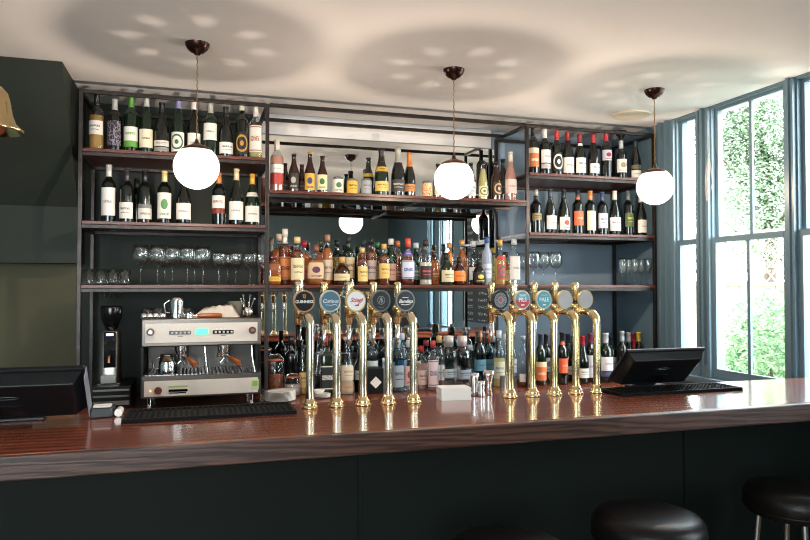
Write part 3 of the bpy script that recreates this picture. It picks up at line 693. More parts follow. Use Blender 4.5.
row('in back row, lower mirror shelf', 'spirit bottles in the back row of the lower mirror shelf', Z3, 4.19, [
 (279, 234, 'amber bottle with white capsule', 'spirit', 'clear', 'd4b8a0', [(.15,.45,'c8843c','5a2010','lines')], ('amber', .7), S),
 (304, 241, 'red-capped bottle', 'spirit', 'clear', 'a82430', [(.15,.45,'b0502c','5a2010','plain')], ('amber', .72), S),
 (321, 240, 'dark-capped amber bottle', 'spirit', 'clear', '3a4030', [(.15,.45,'c8a06c','5a2010','lines')], ('amber', .72), S),
 (337, 240, 'dark bottle with gold emblem', 'spirit', 'green', '1c2428', [(.35,.62,'3a3a20','b8a040','scrawl')], None, S),
 (363, 240, 'slate-capped bottle', 'spirit', 'clear', '2c3a40', [(.15,.45,'c8b088','5a4a30','lines')], ('amber', .72), S),
 (377, 242, 'green bottle with cream label', 'spirit', 'greenclear', '2a5a3a', [(.15,.45,'d0c8a0','4a6a3c','lines')], None, S),
 (434, 252, 'tawny port bottle', 'spirit', 'clear', '4a2c20', [(.15,.45,'8a4a2c','d8b080','lines')], ('amber', .75), S),
 (449.5, 243, 'cork-topped golden rum bottle', 'slim', 'clear', 'b8864c', [(.15,.45,'7a3a1c','d8b080','lines')], ('amber', .8), S),
 (462, 240, 'cork-topped honey-coloured bottle', 'slim', 'clear', 'c8985c', [(.12,.40,'c87a3c','5a2a10','lines')], ('amber', .78), S),
 (473, 241, 'clear stoppered bottle', 'spirit', 'clear', 'c4c8cc', [(.12,.40,'d0d4d8','667788','lines')], None, S),
 (493, 248, 'pale yellow liqueur bottle', 'spirit', 'clear', 'b89a4c', [(.12,.50,'d0c070','7a6a3c','lines')], ('lemon', .8), S),
 (505, 252, 'amber square-shouldered bottle', 'square', 'clear', '3a2a20', [(.12,.45,'c89c5c','7a4a2c','lines')], ('amber', .7), S),
], name='spirit_bottle')

# ------------------------------------------------------------------ glassware on the racks
def tumbler_mesh(r, h):
    return MB().lathe([(1e-5, .006), (r * .84, .006), (r * .86, .0), (r * .9, .008), (r, h), (r - .0015, h), (r * .86, .012), (1e-5, .012)], 20).mesh('tumbler', M_glass)
def stem_mesh(R, h, bowl, kind='wine'):
    hb = h - bowl; pr = [(1e-5, .002), (R * .85, 0), (R * .86, .002), (.012, .006), (.004, .014), (.0035, hb - .012), (.006, hb)]
    if kind == 'wine': sh = [(.5, .06), (.82, .2), (.98, .38), (1.0, .5), (.94, .72), (.80, 1.0)]
    else: sh = [(.45, .06), (.75, .2), (.95, .45), (1.0, .65), (.96, .85), (.88, 1.0)]
    pr += [(R * a, hb + bowl * b) for a, b in sh]
    pr += [(R * sh[-1][0] - .001, h)] + [(R * a - .0015, hb + bowl * b + .001) for a, b in sh[-2::-1]]
    return MB().lathe(pr, 22).mesh('wine_glass', M_glass)
tm_ = tumbler_mesh(.030, .085)
def put(me, name, px, Y, Z, label, cat, group):
    o = bpy.data.objects.new(name, me); COL.objects.link(o); o.location = (at(px, 250, Y)[0], Y, Z); tag(o, label, cat, group); return o
k = 0
for (Y, pxs, pl) in ((4.00, (89.5, 101.5, 113.5, 125.5), 'front'), (4.075, (86.5, 97.5, 108, 119), 'back')):
    for i, px in enumerate(pxs):
        put(tm_, 'tumbler', px, Y, Z3, 'clear ribbed tumbler, %s in the %s row on the left rack' % (ORD[i], pl), 'glass', "tumblers on the left rack's third shelf")
big, mid_, fl = stem_mesh(.045, .222, .115), stem_mesh(.038, .185, .085, 'cup'), stem_mesh(.026, .185, .11, 'cup')
GWG = "stemmed glasses on the left rack's third shelf"
for i, px in enumerate((141, 157.5, 172.5, 187.5, 203)):
    put(big, 'wine_glass', px, 4.02, Z3, 'large round-bowled wine glass, %s from the left on left rack' % ORD[i], 'wine glass', GWG)
for i, px in enumerate((219, 236)):
    put(mid_, 'wine_glass', px, 4.02, Z3, 'medium wine glass, %s right of the large ones on left rack' % ORD[i], 'wine glass', GWG)
for i, px in enumerate((250, 260)):
    put(mid_, 'wine_glass', px, 4.02 + .09 * i, Z3, 'wine glass %s the right post of the left rack' % ('just left of' if i == 0 else 'touching'), 'wine glass', GWG)
for i, px in enumerate((165, 195, 228)):
    put(mid_, 'wine_glass', px, 4.16, Z3, 'wine glass in the back row, %s from left on left rack' % ORD[i], 'wine glass', GWG)
GWR = "stemmed glasses on the right rack's third shelf"
for i, px in enumerate((533.5, 543.5, 555.5)):
    put(big, 'wine_glass', px, 4.02 + .075 * (i % 2), Z3, 'large wine glass, %s from left on the right rack' % ORD[i], 'wine glass', GWR)
put(big, 'wine_glass', 523.5, 4.22, Z3, 'large wine glass behind the left post of the right rack', 'wine glass', GWR)
for i, px in enumerate((622.5, 628.5, 634.5, 641, 648)):
    put(fl, 'champagne_flute', px, 4.0 if i % 2 == 0 else 4.075, Z3, 'slim flute glass, %s from left near the rack\'s right post' % ORD[i], 'glass', GWR)

# ------------------------------------------------------------------ coffee machine
YM = 3.84; ZB = .90
mx0, mx1 = at(141, 350, YM)[0], at(261, 350, YM)[0]; MW = mx1 - mx0
cm = empty('espresso_machine', ((mx0 + mx1) / 2, YM, ZB)); tag(cm, 'two-group espresso machine with cream panels and wooden portafilter handles', 'coffee machine')
h_ = MW / 2
def zc(y): return at(200, y, YM)[1] - ZB
z1, z2, z3, z4 = zc(318.5), zc(346), zc(374), zc(396)
M_hous = pm('machine_housing_steel', (.15, .13, .115), .33, 1.0)
MB().box(-h_, h_, 0, .42, z2, z1).build('upper_housing', M_hous, cm, bev=.006)
MB().box(-h_ + .02, h_ - .02, -.004, .001, zc(342), zc(323)).build('upper_panel', M_cream, cm, bev=.001)
MB().box(-h_, h_, -.02, .42, z4, z3).build('base_housing', M_hous, cm, bev=.006)
MB().box(-h_ + .018, h_ - .018, -.024, -.019, zc(394), zc(379)).build('base_panel', M_cream, cm, bev=.001)
MB().box(-h_ + .02, h_ - .02, .30, .33, z3, z2).build('back_plate', pm('splash_steel', (.07, .065, .06), .35, 1.0), cm)
MB().box(-h_, -h_ + .012, .0, .40, z3, z2).build('side_panel', M_black, cm)
MB().box(h_ - .012, h_, .2, .40, z3, z2).build('side_panel', M_black, cm)
g = MB()
for i in range(30): g.box(-h_ + .02 + i * (MW - .04) / 30, -h_ + .02 + (i + .6) * (MW - .04) / 30, .0, .28, z3, z3 + .004)
g.build('drip_grille', M_chrome, cm)
for x in (-h_ + .04, h_ - .05):
    for y in (.03, .36): MB().cyl(.012, 0, z4, 14, Matrix.Translation((x, y, 0))).build('foot', M_chrome, cm)
M_wal = wood('walnut_knob', '4a1c10', '7a3820', rough=.3, scale=(20, 20, 20))
RX = Matrix.Rotation(PI/2, 4, 'X')
def front(x, z, y=0.0): return Matrix.Translation((x, y, z)) @ RX
def mx(px): return at(px, 350, YM)[0] - cm.location.x
for px in (150.5, 252):
    kb = MB().cyl(.020, .004, .024, 24, front(mx(px), zc(331), -.002)).build('steam_knob', M_wal, cm, bev=.002)
    MB().cyl(.009, .0245, .028, 18, front(mx(px), zc(331), -.002)).build('knob_cap', M_chrome, kb)
for px in (180, 223):
    bt = MB().box(mx(px) - .055, mx(px) + .055, -.008, -.004, zc(334), zc(330.4)).build('button_strip', M_blackg, cm)
    for i in range(5):
        MB().box(mx(px) - .044 + i * .021, mx(px) - .034 + i * .021, -.0095, -.008, zc(333), zc(331.4)).build('button', M_cream, bt)
    q = MB()
    for i in range(4): q.box(mx(px) - .038 + i * .023, mx(px) - .030 + i * .023, -.0055, -.004, zc(329), zc(328.2))
    q.build('indicator_row', pm('indicator_white', 'f2ece0', .4), cm)
    MB().box(mx(px) - .012, mx(px) + .014, -.005, -.004, zc(336.3), zc(335.5)).build('small_print', pm('grey_print', '8a837a', .5), cm)
MB().box(mx(195.5), mx(208), -.007, -.004, zc(334.5), zc(328.5)).build('display', pm('display_green', '3ad49a', .3, emis=(.12, .95, .52), es=.75), cm)
kb = MB().cyl(.019, .0, .020, 24, front(mx(158.8), zc(388), -.024)).build('base_knob', M_wal, cm, bev=.002)
MB().cyl(.004, .0, .004, 12, front(mx(151), zc(388.3), -.024)).build('power_light', pm('amber_lamp', 'ff9040', .3, emis=(1, .35, .08), es=3), cm)
MB().box(mx(169), mx(188), -.026, -.024, zc(390), zc(387.6)).box(mx(170), mx(186.5), -.026, -.024, zc(391.6), zc(390.6)).build('maker_plate', M_blackg, cm)
MB().box(mx(169), mx(188), -.0255, -.024, zc(385.6), zc(384.2)).build('green_print', pm('green_print', '9ab070', .5), cm)
st_ = MB().box(mx(251), mx(258.5), -.026, -.024, zc(391.3), zc(381)).build('energy_sticker', pm('sticker_green', 'b9c89a', .5), cm)
MB().box(mx(252.2), mx(257.3), -.0275, -.026, zc(387.5), zc(382.5)).build('sticker_leaf', pm('leaf_green', '86a648', .5), st_)
for i, px in enumerate((181, 224)):
    x = mx(px); gh = MB().cyl(.034, z2 - .030, z2, 28, Matrix.Translation((x, .07, 0))).cyl(.028, z2 - .045, z2 - .030, 28, Matrix.Translation((x, .07, 0)))
    go = gh.build('group_head', M_chrome, cm)
    pf = MB().cyl(.035, z2 - .066, z2 - .046, 28, Matrix.Translation((x, .07, 0)))
    pf.tube([(x + .01, .04, z2 - .055), (x + .024, .005, z2 - .06), (x + .032, -.02, z2 - .064)], .006)
    pf.tube([(x, .07, z2 - .066), (x, .07, z2 - .082), (x - .018, .07, z2 - .100)], .006).tube([(x, .07, z2 - .075), (x + .018, .07, z2 - .100)], .006)
    po = pf.build('portafilter', M_chrome, cm)
    MB().tube([(x + .030, -.015, z2 - .062), (x + .048, -.06, z2 - .072), (x + .068, -.11, z2 - .083), (x + .074, -.125, z2 - .086)], .012, 14, rs=[.008, .012, .015, .011]).build('handle', pm('orange_wood', '9a4e22', .3, coat=.4), po)
for px in (205, 252):
    x = mx(px); MB().tube([(x, .03, z2), (x, .025, z2 - .03), (x + .006, .02, z2 - .10), (x + .016, .0, z2 - .155)], .0045, 10).build('steam_wand', M_chrome, cm)
rl = MB()
zt = z1
rl.tube([(-h_ + .012, .01, zt + .035), (h_ - .012, .01, zt + .035)], .003, 8)
for q in range(2): rl.tube([((-h_ + .012) if q == 0 else (h_ - .012), .01, zt), ((-h_ + .012) if q == 0 else (h_ - .012), .01, zt + .035)], .003, 8)
# --- things on and in the machine
ZMt = ZB + z1
def cup_handle(mb, r, z, h, y=0):
    mb.tube([(r - .002, y, z + h * .25), (r + .016, y, z + h * .3), (r + .02, y, z + h * .55), (r + .012, y, z + h * .8), (r - .002, y, z + h * .8)], .0028, 8)
def jug(X, Y, Z, r, h, lab, taper=.85):
    t = empty('milk_jug', (X, Y, Z)); tag(t, lab, 'jug', 'steel milk jugs')
    MB().lathe([(1e-5, .001), (r, 0), (r, .004), (r * .98, h * .5), (r * taper, h * .8), (r * taper * 1.03, h), (r * taper, h), (r * .95, h * .45), (r * .9, .006), (1e-5, .006)], 28).build('jug_body', M_chrome, t)
    m2 = MB(); m2.tube([(-r * .95, 0, h * .25), (-r - .022, 0, h * .3), (-r - .026, 0, h * .7), (-r * taper + .002, 0, h * .88)], .004, 8); m2.build('handle', M_chrome, t)
x, _ = at(176.5, 310, 3.93); jug(x, 3.93, ZMt, .038, at(176, 297.5, 3.93)[1] - ZMt, 'steel milk jug standing on top of the coffee machine', .97)
x, _ = at(167.5, 310, 3.90); jug(x, 3.88, ZB + z3 + .005, .046, at(167, 354, 3.90)[1] - ZB - z3 - .005, 'steel milk jug standing on the coffee machine drip tray', .76)
esp = MB(); esp.lathe([(1e-5, .004), (.018, 0), (.022, .006), (.027, .055), (.0255, .055), (.020, .010), (1e-5, .009)], 20); cup_handle(esp, .024, 0, .05); espm = esp.mesh('glass_cup', M_glass)
for i, (px, Y) in enumerate(((146.5, 3.905), (156.5, 3.905), (161.5, 3.99), (187.5, 3.90), (186, 4.02), (150, 4.03))):
    o = bpy.data.objects.new('glass_cup', espm); COL.objects.link(o); o.location = (at(px, 310, Y)[0], Y, ZMt); o.rotation_euler = (0, 0, 2.4 + i * .9)
    tag(o, ['clear coffee glass at the left end of the machine top', 'clear coffee glass second along the machine top', 'clear coffee glass just left of the machine-top jug', 'clear coffee glass just right of the machine-top jug', 'clear coffee glass behind the folded towel\'s left end', 'clear coffee glass in the rear left corner of the machine top'][i], 'glass', 'coffee glasses on the machine top')
sm_ = MB().lathe([(1e-5, .002), (.016, 0), (.019, .004), (.021, .030), (.0198, .030), (.017, .006), (1e-5, .006)], 18).mesh('shot_glass', M_chrome)
for i, px in enumerate((144, 149.5, 155.5, 162)):
    o = bpy.data.objects.new('espresso_shot_cup', sm_); COL.objects.link(o); o.location = (at(px, 310, 3.856)[0], 3.862, ZMt)
    tag(o, 'tiny steel shot cup, %s from left along machine top front' % ORD[i], 'cup', 'shot cups on the machine top')
# towel: soft crumpled cloth
tx0, tx1 = at(193, 310, 3.95)[0], at(240, 310, 3.95)[0]
def cloth(x0, x1, y0, y1, z, hfun, nx=46, ny=20):
    vs = []; fs = []
    for j in range(ny + 1):
        for i in range(nx + 1):
            u, v = i / nx, j / ny; vs.append((x0 + (x1 - x0) * u, y0 + (y1 - y0) * v, z + hfun(u, v)))
    for j in range(ny):
        for i in range(nx): a = j * (nx + 1) + i; fs.append((a, a + 1, a + nx + 2, a + nx + 1))
    k = len(vs); base = [(x, y, z + .0008) for x, y, _ in vs]; vs += base
    fs += [tuple(reversed([q + k for q in f])) for f in fs]
    for i in range(nx):
        fs.append((i + k, i + 1 + k, i + 1, i)); b = ny * (nx + 1) + i; fs.append((b, b + 1, b + 1 + k, b + k))
    for j in range(ny):
        a = j * (nx + 1); fs.append((a, a + nx + 1, a + nx + 1 + k, a + k)); b = a + nx; fs.append((b + k, b + nx + 1 + k, b + nx + 1, b))
    m_ = MB(); m_.add(vs, fs, True); return m_
def hf(u, v):
    e = min(1, 5 * u) * min(1, 6 * (1 - u)) * min(1, 7 * v) * min(1, 5 * (1 - v))
    return .002 + e * (.035 + .030 * min(1, u * 1.4) + .004 * math.sin(u * 13 + v * 5) + .003 * math.sin(u * 29 - v * 9))
tag(cloth(tx0, tx1, 3.93, 4.12, ZMt, hf).build('bar_towel', pm('white_cloth', 'cfc4b6', .9, bump=.4, bscale=150)), 'crumpled white towel lying on top of the coffee machine', 'towel')
# spare portafilter handle in front of the towel
sx0, sx1 = at(197, 315, 3.87)[0], at(222, 315, 3.87)[0]
t = empty('spare_portafilter', (sx0, 3.875, ZMt)); tag(t, 'spare portafilter with wooden handle lying before the white towel', 'portafilter')
L_ = sx1 - sx0
MB().tube([(0.0, 0, .014), (.02, 0, .014), (L_ - .02, 0, .014), (L_, 0, .014)], .012, 14, rs=[.009, .012, .0135, .010]).build('handle', pm('orange_wood', '9a4e22', .3), t)
MB().tube([(-.018, 0, .014), (0.0, 0, .014)], .006, 10).cyl(.024, .003, .026, 20, Matrix.Translation((-.042, 0, 0))).build('filter_basket', M_chrome, t)
# container with spoons and foil bags
cx, _ = at(245, 310, 3.94)
t = empty('spoon_pot', (cx + .015, 3.94, ZMt)); tag(t, 'steel pot bristling with bar spoons and tongs on machine', 'spoon pot')
MB().lathe([(1e-5, .001), (.026, 0), (.030, .055), (.0285, .055), (.025, .004), (1e-5, .004)], 24).build('pot', M_chrome, t)
for i in range(7):
    a = i * .9 + .3; dx, dy = math.cos(a), math.sin(a)
    ln = .10 + .025 * math.sin(i * 2.1)
    m_ = MB().tube([(dx * -.01, dy * -.01, .006), (dx * .020, dy * .018, .055), (dx * .038, dy * .03, ln)], .0022, 8)
    m_.lathe([(1e-5, -.004), (.009, 0), (.007, .004), (1e-5, .004)], 12, Matrix.Translation((dx * .040, dy * .032, ln + .002)) @ Matrix.Rotation(1.1, 4, 'Y'))
    m_.build('spoon', M_chrome, t)
cx2, _ = at(236.5, 310, 4.06)
tag(MB().lathe([(1e-5, .001), (.036, 0), (.040, .06), (.044, .085), (.0425, .085), (.038, .05), (.034, .004), (1e-5, .004)], 26).build('paper_cup', pm('kraft_paper', 'b8a48c', .7), loc=(cx2, 4.20, ZMt)), 'brown paper cup at the machine top\'s rear right', 'cup')

# grinder and knock drawer
gx, _ = at(110, 360, 4.0)
kd0, kd1 = at(93, 390, 3.95)[0], at(131.5, 390, 3.95)[0]
t = empty('knock_drawer', ((kd0 + kd1) / 2, 3.90, ZB)); tag(t, 'low black drawer box with steel strips beneath the coffee grinder', 'drawer box')
hw_ = (kd1 - kd0) / 2
MB().box(-hw_, hw_, .0, .36, 0, .118).build('box_body', M_black, t, bev=.004)
for z in (.020, .062, .094):
    MB().box(-hw_ + .006, hw_ - .006, -.006, .0, z, z + (.022 if z < .03 else .010)).build('steel_strip', M_ss, t, bev=.001)
t = empty('coffee_grinder', (gx, 4.04, ZB + .118)); tag(t, 'steel coffee grinder with black hopper left of the coffee machine', 'coffee grinder')
hg = at(110, 331, 4.0)[1] - ZB - .118
MB().box(-.055, .055, -.10, .10, 0, .012).build('base', M_chrome, t, bev=.003)
MB().lathe([(1e-5, .012), (.052, .012), (.062, .02), (.058, .06), (.050, hg - .01), (.046, hg), (1e-5, hg)], 32, sq=.25).build('body', M_ss, t)
MB().box(-.030, .030, -.058, -.050, .09, hg - .004).build('front_panel', M_blackg, t, bev=.003)
MB().box(-.018, .018, -.0605, -.0585, hg - .025, hg - .012).build('display', pm('lilac_display', 'c9b8ff', .3, emis=(.62, .5, 1), es=1.6), t)
MB().tube([(0, -.058, .155), (0, -.085, .15), (0, -.09, .12)], .009, 12).build('spout', pm('copper', (.75, .38, .22), .25, 1.0), t)
MB().lathe([(.02, hg), (.03, hg + .01), (.055, hg + .07), (.058, hg + .125), (.055, hg + .135), (1e-5, hg + .137)], 28).build('bean_hopper', pm('smoked_plastic', '101112', .15), t)
MB().box(-.04, .04, -.11, -.055, .012, .055).build('portafilter_cradle', M_ss, t, bev=.003)
# hanging hooks under left shelf
hx, _ = at(110, 298, 4.1)
q = MB().box(-.075, .075, -.006, .006, -.012, 0)
for i in range(5): q.tube([(-.06 + i * .03, 0, -.012), (-.06 + i * .03, 0, -.035), (-.056 + i * .03, -.008, -.05), (-.052 + i * .03, -.014, -.04)], .0022, 6)
tag(q.build('hook_rail', M_chrome, loc=(hx, 4.1, Z3 - .019)), 'small steel hook rail under the shelf above the grinder', 'hook rail')

# ------------------------------------------------------------------ beer taps
BADGES = [
 ('black', 'GUINNESS', 'black badge reading GUINNESS'), ('slate', 'Curious', 'slate-blue badge with pale script'),
 ('white', 'Stiegl', 'white badge with red script'), ('crest', '', 'black badge with pale crest'), ('script', 'Bandito', 'black badge with white script'),
 ('rays', '', 'grey rayed badge with red centre'), ('pils', 'PILS', 'blue and red PILS badge'), ('teal', 'PALE', 'teal PALE badge'), ('blank', '', 'blank grey badge and bright bracket'), ('blank', '', 'blank grey badge, end tap nearest the windows')]
B_ = {'black': '101316', 'slate': '4f6f80', 'white': 'e4e2e4', 'crest': '15181a', 'script': '12171c', 'rays': '6c7074', 'pils': '3f8fa4', 'teal': '2c94a0', 'blank': 'a9a6a6'}
M_w = pm('white_print', 'ecebe8', .4); M_r = pm('red_print', 'b3202c', .4); M_gd = pm('gold_print', 'b8924a', .4, .3); M_gy = pm('grey_print_light', '9aa3a0', .4)
M_acr = thin_glass('acrylic', (.85, .86, .80), edge=.4, base=.15)
def tap(i, X):
    left = i < 5
    t = empty('beer_tap', (X, 2.51, BT), math.radians(11 if left else 9)); kind, txt, look = BADGES[i]
    tag(t, ('brass beer tap with %s, %s' % (look, ('left group' if left else 'right group'))), 'beer tap', 'brass swan-neck beer taps on the bar')
    MB().lathe([(1e-5, 0), (.031, 0), (.032, .004), (.029, .008), (.024, .010), (.026, .015), (.025, .020), (.019, .024), (.018, .034), (1e-5, .034)], 28).build('base_flange', M_brass, t)
    pts = [(0, 0, .03), (0, 0, .285)]; zc_ = .29; R = .048
    for k_ in range(1, 9):
        a = k_ / 8 * PI / 2; pts.append((0, R * (1 - math.cos(a)), zc_ + R * math.sin(a)))
    pts += [(0, .085, zc_ + R), (0, .125, zc_ + R)]
    n_ = len(pts); rs = [.0155] * n_
    for k_ in range(3, 8): rs[k_] = .0175
    rs[1] = .0155
    for k_ in range(8, n_): rs[k_] = .0125
    MB().tube(pts, .0155, 18, rs=rs).build('column', M_brass if not left else pm('pale_brass', (.84, .72, .52), .14, 1.0), t)
    MB().lathe([(1e-5, .300), (.013, .300), (.016, .306), (.016, .350), (.019, .356), (.019, .366), (.013, .372), (1e-5, .373)], 20, Matrix.Translation((0, .135, 0))).sphere((0, .105, zc_ + R), .018).build('tap_body', M_brass, t)
    MB().lathe([(1e-5, .215), (.0075, .215), (.008, .24), (.010, .30), (1e-5, .30)], 16, Matrix.Translation((0, .135, 0))).build('spout', M_blackg if i == 0 else M_chrome, t)
    MB().cyl(.0125, .373, .380, 18, Matrix.Translation((0, .135, 0))).build('lever_collar', M_blackg, t)
    MB().lathe([(1e-5, .380), (.009, .380), (.011, .40), (.0145, .440), (.015, .458), (.011, .466), (1e-5, .467)], 20, Matrix.Translation((0, .135, 0))).build('lever', M_brass, t)
    by = .070; bz = .392
    MB().box(-.012, .012, by + .004, by + .010, zc_ + R + .008, bz - .02).build('badge_bracket', M_acr if i != 8 else M_chrome, t)
    r = .0425 if left else .0400
    sx = 1.0 if left else .96
    bd = MB().cyl(r, -.006, .004, 36, Matrix.Translation((0, by, bz)) @ RX).build('badge', pm('badge_rim_' + kind, {'black': 'b08058', 'slate': 'b8b4ac', 'white': 'c8a45c', 'crest': '6a6864', 'script': '85837c', 'rays': '2a2c2c', 'pils': 'c8b896', 'teal': 'c8c0a4', 'blank': 'c8b080'}[kind], .5, .3), t, bev=.0015)
    bd.rotation_euler = (0, 0, 0)
    f = by - .0045
    MB().cyl(r * .87, 0, .0008, 36, Matrix.Translation((0, f, bz)) @ RX).build('badge_face', pm('face_' + kind, B_[kind], .35), bd)
    def tx(body, size, mat, dz=0.0, sh=0.0, bold=0.0):
        o = inst('lettering', text_mesh('lettering', body, size, mat, sh, .0004, bold), bd, (0, f - .0014, bz + dz), FACE); return o
    def shape(mb, mat, nm='emblem'): mb.build(nm, mat, bd, loc=(0, f - .0010, bz))
    if kind == 'black':
        tx(txt, .0155, M_w, -.002, 0, .0003)
        hp = MB(); hp.tube([(-.006, 0, .025), (-.004, 0, .014), (.003, 0, .011)], .0012, 6).tube([(-.006, 0, .025), (.001, 0, .027), (.006, 0, .024), (.003, 0, .011)], .0012, 6)
        for q_ in range(3): hp.tube([(-.003 + q_ * .003, 0, .024), (-.003 + q_ * .003, 0, .013)], .0005, 5)
        shape(hp, M_gd)
    elif kind == 'slate':
        tx(txt, .020, M_w, .0, .25); shape(MB().tube([(-.020, 0, -.014), (.004, 0, -.016), (.022, 0, -.012), (.026, 0, -.018)], .0009, 6), M_w)
    elif kind == 'white':
        tx(txt, .024, M_r, .003, .35, .0004)
        s_ = MB(); s_.box(-.006, .0, -.0003, .0005, -.020, -.016).box(0, .006, -.0003, .0005, -.020, -.014).box(.006, .012, -.0003, .0005, -.020, -.011)
        shape(s_, M_r)
    elif kind == 'crest':
        c_ = MB(); 
        for a in range(12):
            q_ = a / 12 * 2 * PI; p_ = (.016 * math.cos(q_), 0, .016 * math.sin(q_) + .002); p2 = (.016 * math.cos(q_ + .52), 0, .016 * math.sin(q_ + .52) + .002); c_.tube([p_, p2], .0009, 5)
        c_.tube([(-.008, 0, -.006), (0, 0, .013), (.008, 0, -.006)], .0018, 6).tube([(-.006, 0, .008), (.006, 0, .008)], .0015, 6).tube([(0, 0, .012), (0, 0, -.010)], .0015, 6)
        shape(c_, M_gy); shape(MB().tube([(-.012, 0, -.024), (0, 0, -.027), (.012, 0, -.024)], .0012, 6), pm('green_badge_print', '4c7a4c', .5))
    elif kind == 'script':
        tx(txt, .020, M_w, -.003, .3, .0003); shape(MB().tube([(-.020, 0, -.015), (.0, 0, -.017), (.022, 0, -.013)], .0014, 6).box(-.014, .012, -.0004, .0004, .011, .0135), M_w)
    elif kind == 'rays':
        c_ = MB(); d_ = MB().lathe([(1e-5, 0), (.030, 0), (.035, .0008), (.030, .0012)], 30, RX)
        for a in range(20):
            q_ = a / 20 * 2 * PI; c_.tube([(.016 * math.cos(q_), 0, .016 * math.sin(q_)), (.029 * math.cos(q_), 0, .029 * math.sin(q_))], .0011, 5)
        shape(c_, M_blackg); shape(MB().cyl(.0085, 0, .0012, 20, RX), M_r)
        ring = MB(); 
        pts_ = [(.033 * math.cos(a / 30 * 2 * PI), 0, .033 * math.sin(a / 30 * 2 * PI)) for a in range(31)]; ring.tube(pts_, .002, 6, cap=False); shape(ring, M_blackg, 'ring')
    elif kind in ('pils', 'teal'):
        if kind == 'pils':
            rr = r * .87; n2 = 24; vs = [(rr * math.cos(PI + PI * q_ / n2), -.0006, rr * math.sin(PI + PI * q_ / n2)) for q_ in range(n2 + 1)]
            mm = MB(); mm.add(vs, [tuple(range(n2 + 1))]); shape(mm, M_r, 'lower_half')
        tx(txt, .024, M_w, .000, 0, .0005 if kind == 'pils' else .0002)
        shape(MB().box(-.016, .016, -.0012, -.0006, .015, .018).box(-.018, .018, -.0012, -.0006, .0205, .022), M_w if kind == 'pils' else M_gy)
        shape(MB().box(-.008, .008, -.0014, -.0006, -.024, -.019), M_w)
    if i in (0, 2, 6):
        cg = MB().lathe([(.024, .405), (.026, .41), (.022, .45), (.017, .476), (1e-5, .478)], 12, Matrix.Translation((0, .135, 0)), smooth=False)
        cg.build('clear_lever_cover', M_glass, t)
    return t
for i in range(5): tap(i, at(310 + i * .0, 405, 2.51)[0] + i * .1005)
xr0, xr1 = at(510, 395, 2.51)[0], at(597, 390, 2.51)[0]
for i in range(5): tap(5 + i, xr0 + i * (xr1 - xr0) / 4)

# ------------------------------------------------------------------ things on the bar
def mat_(x0, x1, y0, y1, lab):
    t = empty('bar_mat', ((x0 + x1) / 2, (y0 + y1) / 2, BT)); tag(t, lab, 'bar mat', 'black rubber bar mats')
    a, b = (x1 - x0) / 2, (y1 - y0) / 2
    MB().box(-a, a, -b, b, .0005, .006).build('mat_base', M_rubber, t)
    MB().box(-a, a, -b, -b + .012, .006, .013).box(-a, a, b - .012, b, .006, .013).box(-a, -a + .012, -b + .012, b - .012, .006, .013).box(a - .012, a, -b + .012, b - .012, .006, .013).build('raised_rim', M_rubber, t, bev=.002)
    g_ = MB(); nx = int((x1 - x0) / .018); ny = int((y1 - y0) / .018)
    for i in range(1, nx):
        for j in range(1, ny):
            cx_, cy_ = -a + (x1 - x0) * i / nx, -b + (y1 - y0) * j / ny
            g_.box(cx_ - .004, cx_ + .004, cy_ - .004, cy_ + .004, .006, .0105)
    g_.build('rubber_nubs', M_rubber, t)
mat_(at(121, 418, 2.40)[0], at(297, 410, 2.40)[0], 2.40, 2.60, 'long black rubber bar mat in front of the coffee machine')
mat_(at(620, 394, 2.39)[0], at(741, 388, 2.39)[0], 2.38, 2.545, 'black rubber bar mat in front of the right till screen')
def till(X, W_, Yb, Yt, Zt, lab, th=.035):
    t = empty('till_screen', (X, Yb, BT)); tag(t, lab, 'till screen', 'touchscreen tills seen from behind')
    dz = Zt - .03; dy = Yt - Yb; L = math.hypot(dz, dy); ang = math.atan2(dy, dz)  # lean towards the customer
    M = Matrix.Translation((0, 0, .03)) @ Matrix.Rotation(-ang, 4, 'X')
    MB().box(-W_/2, W_/2, 0, th * .45, 0, L, M).build('screen_bezel', M_black, t, bev=.006)
    pr = MB(); vs = [(-W_/2 + .01, 0, .01), (W_/2 - .01, 0, .01), (W_/2 - .01, 0, L - .01), (-W_/2 + .01, 0, L - .01), (-W_/2 + .035, -th, .025), (W_/2 - .035, -th, .025), (W_/2 - .03, -th, L - .022), (-W_/2 + .03, -th, L - .022)]
    pr.add([M @ Vector(v) for v in vs], [(4,5,6,7),(0,1,5,4),(1,2,6,5),(2,3,7,6),(3,0,4,7)]); pr.build('rear_housing', M_black, t, bev=.004)
    MB().box(-.045, .045, -th - .002, -th, .04, .085, M).build('cable_recess', M_blackg, t)
    bz = MB(); bz.tube([M @ Vector((.035 * math.cos(q_ / 16 * 2 * PI), -th - .001, L * .62 + .006 * math.sin(q_ / 16 * 2 * PI))) for q_ in range(17)], .0015, 6, cap=False)
    bz.build('maker_badge', pm('dull_silver', '4a4c50', .3, .8), t)
    MB().box(-W_ * .42, W_ * .42, th * .45 + .0005, th * .45 + .002, .015, L - .015, M).build('display', M_blackg, t)
    MB().box(-.09, .09, -.01, .035, .0, .012).box(-.05, .05, -.0, .03, .012, .06).build('stand', M_black, t, bev=.003)
    return t
xr = at(93, 412, 2.54)[0]; TL = till(xr - .24, .46, 2.555, 2.42, at(84, 369, 2.42)[1] - BT, 'large black till screen seen from behind at the left end', .045)
xl_, xr_ = at(607, 385, 2.58)[0], at(683, 385, 2.58)[0]
till((xl_ + xr_) / 2, xr_ - xl_, 2.575, 2.43, at(680, 350, 2.43)[1] - BT, 'black till screen leaning forward on the bar beside the windows')
